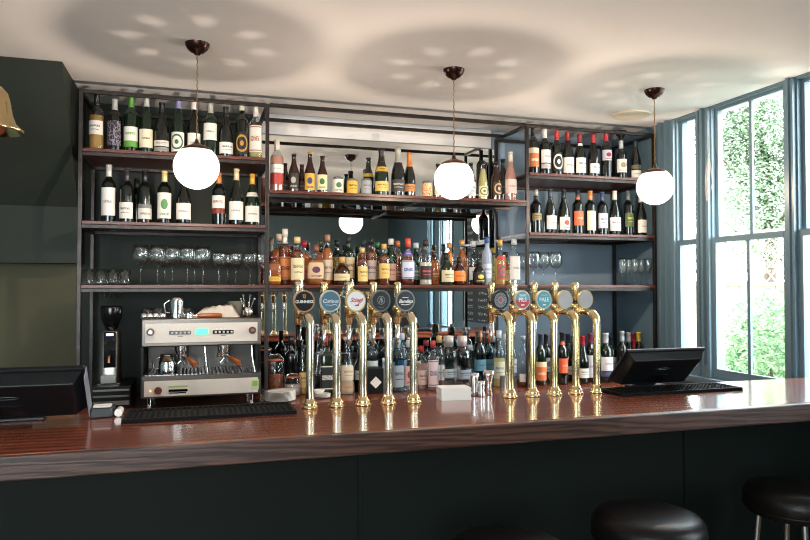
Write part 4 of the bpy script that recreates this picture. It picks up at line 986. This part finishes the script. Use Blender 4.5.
zt_ = at(84, 369, 2.42)[1] - BT; L_ = math.hypot(zt_ - .03, .135); Mx = Matrix.Translation((0, 0, .03)) @ Matrix.Rotation(-math.atan2(-.135, zt_ - .03), 4, 'X')
MB().box(.2305, .2335, -.040, .014, .004, L_ - .004, Mx).build('lit_side_strip', pm('lit_side_grey', '8b8f9c', .4), TL)  # pale strip added to paint light on the till's side face
t = empty('card_reader', (at(104, 410, 2.56)[0], 2.56, BT)); tag(t, 'small black receipt printer with pale paper roll by left till', 'receipt printer')
MB().box(-.04, .035, -.035, .035, 0, .035).build('printer_body', M_black, t, bev=.004)
MB().box(-.032, .024, -.028, .02, .035, .040).build('paper_strip', M_paper, t)
MB().cyl(.013, -.03, .03, 20, Matrix.Translation((.049, 0, .014)) @ RX).build('paper_roll', M_white, t)
# napkin stack
nx_, _ = at(455, 395, 2.53)
t = empty('napkin_stack', (nx_, 2.545, BT), -.12); tag(t, 'stack of white paper napkins on the bar between tap groups', 'napkins')
for i in range(14):
    w_ = .060 + random.uniform(-.001, .001); MB().box(-w_, w_, -.045, .045, .0005 + i * .0034, .0005 + i * .0034 + .003, Matrix.Rotation(random.uniform(-.02, .02), 4, 'Z')).build('napkin', M_paper, t)
def jig(px, H, r0, r1, Y, lab, Z=BT):
    X, _ = at(px, 390, Y)
    tag(MB().lathe([(1e-5, .002), (r0 * .95, 0), (r0, .002), (r0 * .72, H * .38), (r1 * .9, H * .8), (r1, H), (r1 - .0015, H), (r0 * .65, H * .4), (1e-5, H * .36)], 24).build('jigger', M_chrome, loc=(X, Y, Z)), lab, 'jigger', 'steel spirit measures on the bar')
jig(474.5, .092, .020, .019, 2.585, 'tall straight steel measure just right of the napkins')
jig(481.5, .062, .016, .015, 2.56, 'smallest steel measure standing in front of the others')
jig(488.5, .100, .016, .023, 2.59, 'flared steel measure nearest the right tap group')
tag(MB().cyl(.020, 0, .085, 22).build('steel_shaker', M_ss, loc=(at(503, 385, 3.92)[0], 3.92, ZB)), 'brushed steel cup half hidden behind the sixth tap', 'cup')

# ------------------------------------------------------------------ back counter things
Y = 3.91
t = empty('saucer_stack', (at(280, 395, Y)[0], Y, ZB)); tag(t, 'stack of white saucers behind the left bar mat', 'saucers')
for i in range(9):
    MB().lathe([(1e-5, .001), (.05, 0), (.055, .002), (.088, .0075), (.089, .009), (.054, .004), (1e-5, .003)], 36, Matrix.Translation((0, 0, i * .0062))).build('saucer', M_white, t)
t = empty('saucer_stack', (at(321, 393, Y)[0], Y + .02, ZB)); tag(t, 'low pile of white saucers and a dish behind second tap', 'saucers')
for i in range(3):
    MB().lathe([(1e-5, .001), (.03, 0), (.035, .002), (.058, .0085), (.059, .010), (.034, .004), (1e-5, .003)], 30, Matrix.Translation((0, 0, i * .0075))).build('saucer', M_white, t)
MB().lathe([(1e-5, .0), (.02, 0), (.036, .022), (.0345, .022), (.018, .003), (1e-5, .003)], 24, Matrix.Translation((-.008, 0, .026))).build('dish', M_white, t)
def jar(px, Yj, r, H, content, lab):
    t = empty('clip_top_jar', (at(px, 380, Yj)[0], Yj, ZB)); PLACED.append((t.location.x, Yj, ZB, r)); tag(t, lab, 'jar', 'clip-top glass jars')
    MB().lathe([(1e-5, .002), (r * .9, 0), (r, .01), (r, H * .72), (r * .8, H * .82), (r * .8, H * .86)], 26).build('jar_glass', M_glass, t)
    MB().lathe([(1e-5, .004), (r * .88, .004), (r * .94, .012), (r * .94, H * .5), (1e-5, H * .53)], 22).build('jar_contents', pm('jar_' + content, content, .7, var=.5, vscale=60), t)
    MB().cyl(r * .84, H * .86, H * .885, 26).build('rubber_seal', pm('orange_seal', 'c2562c', .5), t)
    MB().lathe([(r * .84, H * .885), (r * .8, H * .93), (r * .4, H * .99), (1e-5, H)], 26).build('glass_lid', M_glass, t)
    MB().tube([(r * .9, 0, H * .80), (r * .98, 0, H * .9), (r * .5, 0, H * 1.02), (-r * .5, 0, H * 1.02), (-r * .98, 0, H * .9), (-r * .9, 0, H * .7)], .0016, 6).build('wire_clip', M_chrome, t)
jar(275, 4.14, .052, .235, '8a4a30', 'tall clip-top jar with orange seal beside the left rack post')
jar(293, 4.07, .050, .125, '9a8a80', 'short clip-top jar with pinkish contents behind the saucers')
# bar tools pot between taps
t = empty('tool_pot', (at(315, 385, 4.12)[0], 4.12, ZB)); PLACED.append((t.location.x, 4.12, ZB, .038)); tag(t, 'black tool pot holding long bar spoons behind the first taps', 'tool pot')
MB().lathe([(1e-5, .001), (.034, 0), (.036, .11), (.034, .11), (.032, .004), (1e-5, .004)], 24).build('pot', M_black, t)
for i in range(6):
    a = i * 1.1; q_ = MB(); e = (math.cos(a) * .05, math.sin(a) * .03, .22 + .02 * (i % 3)); q_.tube([(math.cos(a) * -.015, math.sin(a) * -.01, .006), (math.cos(a) * .026, math.sin(a) * .016, .11), e], .0025, 6); q_.sphere(e, .008, 10, 6); q_.build('bar_spoon', M_chrome, t)
# milk-white slim bottle, black menu holder with a diamond card
X, _ = at(374.5, 380, 4.0); PLACED += [(X, 4.02, ZB, .058)]
t = empty('napkin_caddy', (X, 4.0, ZB)); tag(t, 'black caddy block with a white diamond card on front', 'caddy')
MB().box(-.05, .05, -.03, .06, 0, .155).build('caddy_box', M_black, t, bev=.004)
d = .036; MB().add([(-d, -.0325, .07), (0, -.0325, .07 - d), (d, -.0325, .07), (0, -.0325, .07 + d), (-d, -.0305, .07), (0, -.0305, .07 - d), (d, -.0305, .07), (0, -.0305, .07 + d)], [(0,1,2,3),(7,6,5,4),(0,4,5,1),(1,5,6,2),(2,6,7,3),(3,7,4,0)]).build('diamond_card', M_paper, t)
GB = 'bottles on the back counter behind the taps'
C = 'clear'
row('on back counter behind left taps', GB, ZB, 4.02, [
 (303, 345, 'stubby clear syrup bottle', 'milk', C, '2a2a2a', [(.15,.45,'c8a060','333333','lines')], ('gold', .4), {'name': 'syrup_bottle'}),
 (327, 336, 'green bottle with black label', 'square', 'green', 'a02830', [(.10,.52,'1a1a1c','d8d4cc','border')], None, {'name': 'spirit_bottle', 'kr': 1.05}),
 (347, 337, 'tall clear bottle with cream print', 'milk', C, 'c8b8b8', [(.25,.50,'d8c8b0','a08868','lines'),(.05,.22,'c0a080','8a6a4a','plain')], ('milk', .5), {'name': 'syrup_bottle', 'kr': 1.1}),
 (360, 350, 'dark syrup bottle with pale label', 'slim', 'black', '222222', [(.30,.52,'b8b4ac','333333','lines')], None, {'name': 'syrup_bottle'}),
 (383.5, 358, 'slim white squeeze bottle', 'slim', 'frost', 'e8e8ea', [], None, {'name': 'squeeze_bottle', 'kr': .6, 'dy': -.05}),
 (397, 338, 'bluish gin bottle with grey label', 'gin', 'teal', 'b8c4cc', [(.10,.50,'8c98a0','333844','lines')], None, {'name': 'spirit_bottle', 'kr': .8}),
 (409, 340, 'clear bottle with pink label', 'spirit', C, 'c8c8cc', [(.12,.50,'d8b0a8','8a3a3a','disc')], None, {'name': 'spirit_bottle'}),
 (421, 346, 'clear bottle with red cap', 'spirit', C, 'a82c2c', [(.12,.45,'d8c4b8','a04030','lines')], ('pink', .6), {'name': 'spirit_bottle', 'dy': .05}),
 (433, 341, 'red-capped bottle with pink label', 'spirit', C, 'b02c30', [(.08,.62,'e0c8c8','6a6a8a','border')], ('pink', .4), {'name': 'spirit_bottle', 'kr': .9}),
 (439, 336, 'cork-topped bottle with white label', 'slim', C, 'c0985c', [(.15,.45,'e0d8cc','555555','plain')], ('amber', .3), {'name': 'spirit_bottle', 'dy': .09}),
], name='spirit_bottle')
row('behind the napkins on back counter', 'gin bottles behind the napkin stack', ZB, 4.0, [
 (448.5, 336, 'big clear stoppered gin bottle', 'gin', C, 'c4b8b0', [(.24,.40,'a8b0b6','2a3440','lines')], None, {'name': 'spirit_bottle', 'capz': .80}),
 (462, 336, 'big clear stoppered gin bottle, pinkish cork', 'gin', C, 'c8b4b0', [(.24,.40,'848a92','2a3440','lines')], None, {'name': 'spirit_bottle', 'dy': -.08}),
 (479, 329, 'teal gin bottle with cork', 'gin', 'teal', 'a8684c', [(.3,.5,'4a7484','2a4450','plain')], None, {'name': 'spirit_bottle', 'kr': .85, 'dy': .05}),
 (487.5, 333, 'teal gin bottle, orange cork', 'gin', 'teal', 'a8583c', [(.3,.5,'426a7a','2a4450','plain')], None, {'name': 'spirit_bottle', 'kr': .8, 'dy': .14}),
 (499, 330, 'clear vodka bottle with silver top', 'spirit', C, 'c4c8cc', [(.15,.45,'c8c4a8','667788','lines')], ('lemon', .5), {'name': 'spirit_bottle', 'dy': .04}),
 (505.5, 334, 'clear bottle with copper base label', 'spirit', C, 'd0d4d8', [(.08,.28,'9a4a34','d8b0a0','plain')], None, {'name': 'spirit_bottle', 'dy': .14}),
 (523, 336, 'clear wine bottle with white label', 'burgundy', C, 'b8bcc4', [(.10,.26,'e0dcd8','999999','plain')], ('brown', .12), {'capz': .93}),
], name='spirit_bottle')
row('in rear rank on back counter', 'bottles in the rear rank on the back counter', ZB, 4.22, [
 (291, 336, 'dark glass bottle', 'spirit', 'black', '1a1a1a', [], None, {'name': 'spirit_bottle'}),
 (336, 335, 'clear glass bottle with red top', 'spirit', C, 'a03030', [(.15,.4,'c8c0b0','444444','lines')], None, {'name': 'spirit_bottle'}),
 (372, 333, 'clear glass bottle with white label', 'spirit', C, 'c8c8c0', [(.2,.5,'d8dcd8','444444','lines')], None, {'name': 'spirit_bottle'}),
 (390, 336, 'clear glass bottle with silver top', 'slim', C, 'b8bcc0', [(.2,.5,'b8c8d0','335566','lines')], None, {'name': 'spirit_bottle'}),
 (402, 333, 'clear glass bottle with blue label', 'slim', C, 'c4c8d0', [(.2,.5,'88a0c0','223355','lines')], None, {'name': 'spirit_bottle'}),
 (415, 335, 'clear glass bottle with pale label', 'spirit', C, 'c8c0b8', [(.2,.5,'d0ccc0','444444','lines')], None, {'name': 'spirit_bottle'}),
 (426, 340, 'clear glass bottle with burgundy cap', 'spirit', C, '7a2428', [(.2,.5,'c8b8a8','444444','lines')], None, {'name': 'spirit_bottle'}),
 (470, 345, 'clear glass bottle with blue sticker', 'spirit', C, 'b8c0c8', [(.2,.4,'7aa0c8','d8e0e8','plain')], None, {'name': 'spirit_bottle'}),
 (493, 336, 'greenish clear bottle', 'slim', 'teal', 'a8b0b4', [(.2,.5,'a8b8a8','445544','lines')], None, {'name': 'spirit_bottle'}),
 (512, 336, 'clear glass bottle with grey cap', 'slim', C, '9aa0a8', [(.2,.5,'c0c4c8','444444','lines')], None, {'name': 'spirit_bottle'}),
 (531, 338, 'clear glass bottle near fifth rack post', 'slim', C, 'c0c4c8', [(.2,.5,'c0c4c8','444444','lines')], None, {'name': 'spirit_bottle'}),
], name='spirit_bottle')
row('on right back counter', 'wine bottles on the back counter by the windows', ZB, 4.02, [
 (540.5, 334, 'slate-capped bottle with orange label', 'bordeaux', 'green', '30343c', [(.10,.46,'d2703c','e8c8a0','head')], None),
 (562, 332, 'black bottle with vivid orange label', 'bordeaux', 'wine', '1c1c20', [(.22,.50,'e0603a','f0b090','plain'),(.76,.82,'d8633a','d8633a','plain')]),
 (582.6, 336, 'red-capped bottle, low white label', 'burgundy', 'wine', 'b02a34', [(.12,.32,W,'777777','lines')]),
 (590.5, 333, 'magenta-capped bottle with tall white label', 'bordeaux', 'wine', '7a2c48', [(.10,.55,'dcd8dc','888888','plain')]),
 (605.6, 333, 'silver-capped bottle with wide white label', 'bordeaux', 'green', 'c0c4c8', [(.24,.52,'e4e2e0','888888','plain'),(.12,.23,'4a4a70','888888','plain')], None, {'kr': 1.25}),
 (622, 331, 'silver-capped bottle, pale low label', 'bordeaux', 'wine', 'b0b4b8', [(.20,.36,W,'b04050','disc')]),
 (628.7, 332.5, 'short silver-capped dark bottle', 'burgundy', 'wine', 'b4b8bc', [(.12,.32,W,'777777','plain')], None, {'dy': .06}),
 (634, 340, 'scarlet-capped bottle', 'bordeaux', 'wine', 'c03034', [(.12,.32,W,'777777','plain')], None, {'dy': .0}),
 (638.5, 332, 'yellow-capped dark bottle', 'bordeaux', 'wine', 'd4b83c', [(.12,.32,'6a6a3c','222222','plain')], None, {'dy': .09}),
])
row('in rear rank, right back counter', 'wine bottles in the rear rank by the windows', ZB, 4.2, [
 (546, 334, 'dark-capped bottle, grey label', 'bordeaux', 'wine', '1c2024', [(.2,.5,'9a9498','444444','disc')], None),
 (552, 335, 'black-capped bottle', 'bordeaux', 'wine', '16181c', [(.2,.5,'8a8488','444444','plain')], None),
 (568, 334, 'navy-capped bottle', 'burgundy', 'wine', '1c2434', [(.12,.3,W,'777777','plain')]),
 (573, 336, 'red-capped bottle', 'bordeaux', 'wine', 'a02434', [(.2,.5,'b8b0a8','777777','plain')]),
 (598, 336, 'dark-capped bottle', 'bordeaux', 'wine', '1a1c20', []),
 (611, 336, 'slate-capped bottle', 'bordeaux', 'wine', '2a3038', [(.2,.5,'b8b0a8','777777','plain')]),
 (633, 333, 'crimson-capped bottle', 'bordeaux', 'wine', 'a02030', []),
])

# ------------------------------------------------------------------ stools
def stool(px, Yc, topz, lab):
    X, _ = at(px, 500, Yc)
    t = empty('bar_stool', (X, Yc, 0)); tag(t, lab, 'bar stool', 'round black bar stools along the bar front')
    MB().lathe([(1e-5, topz - .10), (.150, topz - .10), (.164, topz - .093), (.171, topz - .075), (.174, topz - .05), (.171, topz - .028), (.157, topz - .010), (.12, topz - .001), (.06, topz), (1e-5, topz)], 48).build('seat', M_leather, t)
    MB().lathe([(.172, topz - .079), (.1755, topz - .076), (.172, topz - .073)], 48).build('seat_piping', M_leather, t)
    for k_ in range(4):
        a = PI / 4 + k_ * PI / 2 + .2; c, s = math.cos(a), math.sin(a)
        MB().tube([(c * .12, s * .12, topz - .10), (c * .19, s * .19, .004)], .011, 12).build('leg', M_ss, t)
    MB().tube([(.165 * math.cos(q / 32 * 2 * PI), .165 * math.sin(q / 32 * 2 * PI), .30) for q in range(33)], .008, 8, cap=False).build('foot_ring', M_ss, t)
ST = CH - .71
stool(648, 1.83, ST, 'round black leather bar stool in front, below the right mat')
stool(795, 1.97, ST - .02, 'round black leather bar stool at the lower right corner')
stool(508, 1.775, ST - .015, 'round black leather bar stool barely showing at bottom centre')

# ------------------------------------------------------------------ brass bell at the left
t = empty('brass_bell', (at(-9, 100, 3.0)[0], 3.0, CE)); tag(t, 'brass bell hanging from the ceiling at far left edge', 'bell')
zb = at(5, 132, 3.0)[1] - CE
MB().lathe([(.112, zb), (.118, zb + .004), (.112, zb + .012), (.092, zb + .030), (.078, zb + .065), (.070, zb + .11), (.060, zb + .15), (.040, zb + .175), (.012, zb + .185), (1e-5, zb + .186)], 40).lathe([(.112, zb), (.088, zb + .028), (.07, zb + .07), (.05, zb + .15), (1e-5, zb + .17)], 40).build('bell_body', M_brass, t)
MB().tube([(0, 0, zb + .18), (0, 0, -.002)], .006, 8).build('hanger', M_brass, t)
MB().tube([(0, 0, zb + .15), (0, 0, zb + .02)], .003, 8).sphere((0, 0, zb + .015), .014).build('clapper', M_brass, t)

# ------------------------------------------------------------------ chalkboard, dried twigs
def chalk():
    m = bpy.data.materials.new('chalkboard'); m.use_nodes = True; n = m.node_tree; b = n.nodes['Principled BSDF']; b.inputs['Roughness'].default_value = .7
    L = n.links.new; t = n.nodes.new('ShaderNodeTexCoord'); s = n.nodes.new('ShaderNodeSeparateXYZ'); L(t.outputs['Object'], s.inputs[0])
    def M(op, a, c=None):
        q = n.nodes.new('ShaderNodeMath'); q.operation = op
        for i, v in enumerate((a, c)):
            if v is None: continue
            if isinstance(v, (int, float)): q.inputs[i].default_value = v
            else: L(v, q.inputs[i])
        return q.outputs[0]
    rows_ = M('LESS_THAN', M('FRACT', M('MULTIPLY', s.outputs['Z'], 13.0)), .42)
    cols = M('LESS_THAN', M('FRACT', M('MULTIPLY', s.outputs['Y'], 2.6)), .62)
    no = n.nodes.new('ShaderNodeTexNoise'); no.inputs['Scale'].default_value = 55; L(t.outputs['Object'], no.inputs['Vector'])
    f = M('MULTIPLY', M('MULTIPLY', rows_, cols), M('GREATER_THAN', no.outputs['Fac'], .54))
    mx_ = n.nodes.new('ShaderNodeMix'); mx_.data_type = 'RGBA'; mx_.inputs[6].default_value = (.012, .013, .014, 1); mx_.inputs[7].default_value = (.45, .45, .43, 1)
    L(f, mx_.inputs[0]); L(mx_.outputs[2], b.inputs['Base Color']); return m
t = empty('chalkboard', (XW - .002, 1.90, 1.76)); tag(t, 'tall black chalkboard with chalk writing between windows, seen in mirror', 'chalkboard')
MB().box(-.018, 0, -.42, .42, -.60, .60).build('board', chalk(), t)
MB().box(-.026, 0, -.44, -.42, -.62, .62).box(-.026, 0, .42, .44, -.62, .62).box(-.026, 0, -.42, .42, .60, .62).box(-.026, 0, -.42, .42, -.62, -.60).build('frame', M_black, t)
t = empty('dried_twig_bunch', (XW - .04, 3.43, 2.55)); tag(t, 'bunch of dried pale twigs hanging between the windows', 'dried twigs')
MB().tube([(0, 0, .05), (0, 0, 0), (.003, .002, -.12), (0, 0, -.20)], .0018, 6).build('string', pm('string', '6a5a4a', .8), t)
q = MB()
for i in range(16):
    a = random.uniform(0, 2 * PI); s_ = random.uniform(.01, .045); q.tube([(0, 0, -.18), (-abs(math.cos(a)) * s_ * .4, math.sin(a) * s_ * .6, -.27), (-abs(math.cos(a)) * s_ * .6, math.sin(a) * s_, -.35), (-abs(math.cos(a + .3)) * s_ * .5, math.sin(a + .4) * s_ * .9, -.40 - random.random() * .1)], .0014, 5)
q.build('twigs', pm('pale_twig', 'a79c94', .8), t)

# ------------------------------------------------------------------ outside
def leaves(N, fn, size, seed):
    rnd = random.Random(seed); vs = []; fs = []
    for i in range(N):
        c = Vector(fn(rnd)); a = Vector((rnd.gauss(0, 1), rnd.gauss(0, 1), rnd.gauss(0, 1))).normalized(); b = a.orthogonal().normalized()
        l, w_ = size * rnd.uniform(.6, 1.3), size * .45
        k_ = len(vs); vs += [c - a * l * .5, c + b * w_ * .5, c + a * l * .5, c - b * w_ * .5]; fs.append((k_, k_ + 1, k_ + 2, k_ + 3))
    return MB().add(vs, fs)
def leafmat(nm, c1, c2):
    m = bpy.data.materials.new(nm); m.use_nodes = True; n = m.node_tree; b = n.nodes['Principled BSDF']
    g_ = n.nodes.new('ShaderNodeNewGeometry'); r = n.nodes.new('ShaderNodeValToRGB'); r.color_ramp.elements[0].color = lin(c1); r.color_ramp.elements[1].color = lin(c2)
    n.links.new(g_.outputs['Random Per Island'], r.inputs[0]); n.links.new(r.outputs[0], b.inputs['Base Color']); b.inputs['Roughness'].default_value = .6
    tl = n.nodes.new('ShaderNodeBsdfTranslucent'); ms = n.nodes.new('ShaderNodeMixShader'); ms.inputs[0].default_value = .35
    n.links.new(r.outputs[0], tl.inputs[0]); n.links.new(b.outputs[0], ms.inputs[1]); n.links.new(tl.outputs[0], ms.inputs[2]); n.links.new(ms.outputs[0], n.nodes['Material Output'].inputs[0])
    return m
M_leaf = leafmat('hedge_leaf', '2f4c2b', '73925f'); M_leaf2 = leafmat('tree_leaf', '50664c', '93a688')
tag(MB().box(XW + .2, 40, -14, 40, -.5, -.4).build('garden_ground', pm('paving', 'a8a49a', .9, var=.1, vscale=2)), 'pale paved garden ground outside the windows', 'ground', kind='structure')
def blob(cx, cy, cz, rx, ry, rz):
    def f(r):
        while True:
            p = (r.uniform(-1, 1), r.uniform(-1, 1), r.uniform(-1, 1)); d2 = p[0]**2 + p[1]**2 + p[2]**2
            if .25 < d2 < 1: return (cx + p[0] * rx, cy + p[1] * ry, cz + p[2] * rz)
    return f
def shrub(x, y, top, rx, ry, lab, seed, N=9000):
    t = empty('garden_shrub', (x, y, -.4)); tag(t, lab, 'shrub', 'shrubs outside the windows')
    f = blob(0, 0, (top + .4) * .5, rx, ry, (top + .4) * .52)
    leaves(N, f, .07, seed).build('foliage', M_leaf, t); q = MB()
    for i in range(6): a = i; q.tube([(0, 0, 0), (rx * .3 * math.cos(a), ry * .3 * math.sin(a), .8), (rx * .5 * math.cos(a), ry * .5 * math.sin(a), top * .8)], .015, 6)
    q.build('stem', pm('bark', '4a3c30', .9), t)
shrub(4.8, 4.65, 1.50, .7, .62, 'leafy green shrub outside, at the centre of the wide window', 3)
shrub(6.0, 5.95, 1.45, .5, .5, 'leafy green shrub outside, further back and left in the wide window', 4)
shrub(4.6, 3.4, 1.35, .7, .6, 'leafy green shrub outside, beyond the right window edge', 5)
shrub(5.0, .6, 1.5, .8, 1.0, 'leafy green shrub outside the windows seen in mirror', 6, 5000)
# lattice fence
t = empty('lattice_fence', (7.0, 5.5, -.4)); tag(t, 'pale wooden garden fence with diagonal lattice top', 'fence')
Mf = pm('fence_wood', '6a5c4c', .8, var=.1)
q = MB(); 
for i in range(40): q.box(-.01, .01, -3.5 + i * .2, -3.5 + i * .2 + .185, 0, 1.95)
q.build('board_panel', Mf, t)
q = MB()
for i in range(-4, 48):
    for s in (1, -1):
        y0 = -3.5 + i * .16; z0, z1_ = 2.0, 2.62
        a, b = (y0, z0), (y0 + .62, z1_)
        if s < 0: a, b = (y0, z1_), (y0 + .62, z0)
        xo = .006 * s; dn = .014
        q.add([(xo, a[0], a[1] - dn), (xo, a[0], a[1] + dn), (xo, b[0], b[1] + dn), (xo, b[0], b[1] - dn), (xo + .008, a[0], a[1] - dn), (xo + .008, a[0], a[1] + dn), (xo + .008, b[0], b[1] + dn), (xo + .008, b[0], b[1] - dn)], [(0,1,2,3),(7,6,5,4),(0,4,5,1),(1,5,6,2),(2,6,7,3),(3,7,4,0)])
q.build('lattice_panel', Mf, t)
q = MB().box(-.03, .03, -3.6, 4.7, 1.95, 2.0).box(-.03, .03, -3.6, 4.7, 2.62, 2.67); q.build('rail', Mf, t)
for i in range(5): MB().box(-.05, .05, -3.6 + i * 2.0, -3.5 + i * 2.0, 0, 2.75).build('post', Mf, t)
def tree(x, y, h, r, lab, seed, N=26000):
    t = empty('garden_tree', (x, y, -.4)); tag(t, lab, 'tree', 'trees beyond the garden fence')
    rnd = random.Random(seed); blobs = [blob(rnd.uniform(-r, r) * .6, rnd.uniform(-r, r) * .6, h * rnd.uniform(.45, .9), r * .5, r * .5, h * .16) for _ in range(18)]
    leaves(N, lambda rr: rr.choice(blobs)(rr)  , .085, seed).build('foliage', M_leaf2, t)
    q = MB().tube([(0, 0, 0), (.1, 0, h * .4), (0, .1, h * .8)], .1, 10, rs=[.16, .12, .05])
    for i in range(8):
        a = i * 2.3; q.tube([(.05, 0, h * (.3 + .05 * i)), (math.cos(a) * r * .6, math.sin(a) * r * .6, h * (.45 + .05 * i))], .04, 6, rs=[.05, .015])
    q.build('trunk', pm('bark', '4a3c30', .9), t)
tree(11.0, 10.9, 7.0, 1.6, 'tall leafy tree outside, filling the upper wide window', 11, 60000)
tree(10.5, 5.0, 6.5, 2.0, 'leafy tree beyond the fence, right of the wide window', 13, 8000)
tree(10.0, .3, 6.5, 2.2, 'leafy tree outside the room seen in the mirror', 14, 8000)
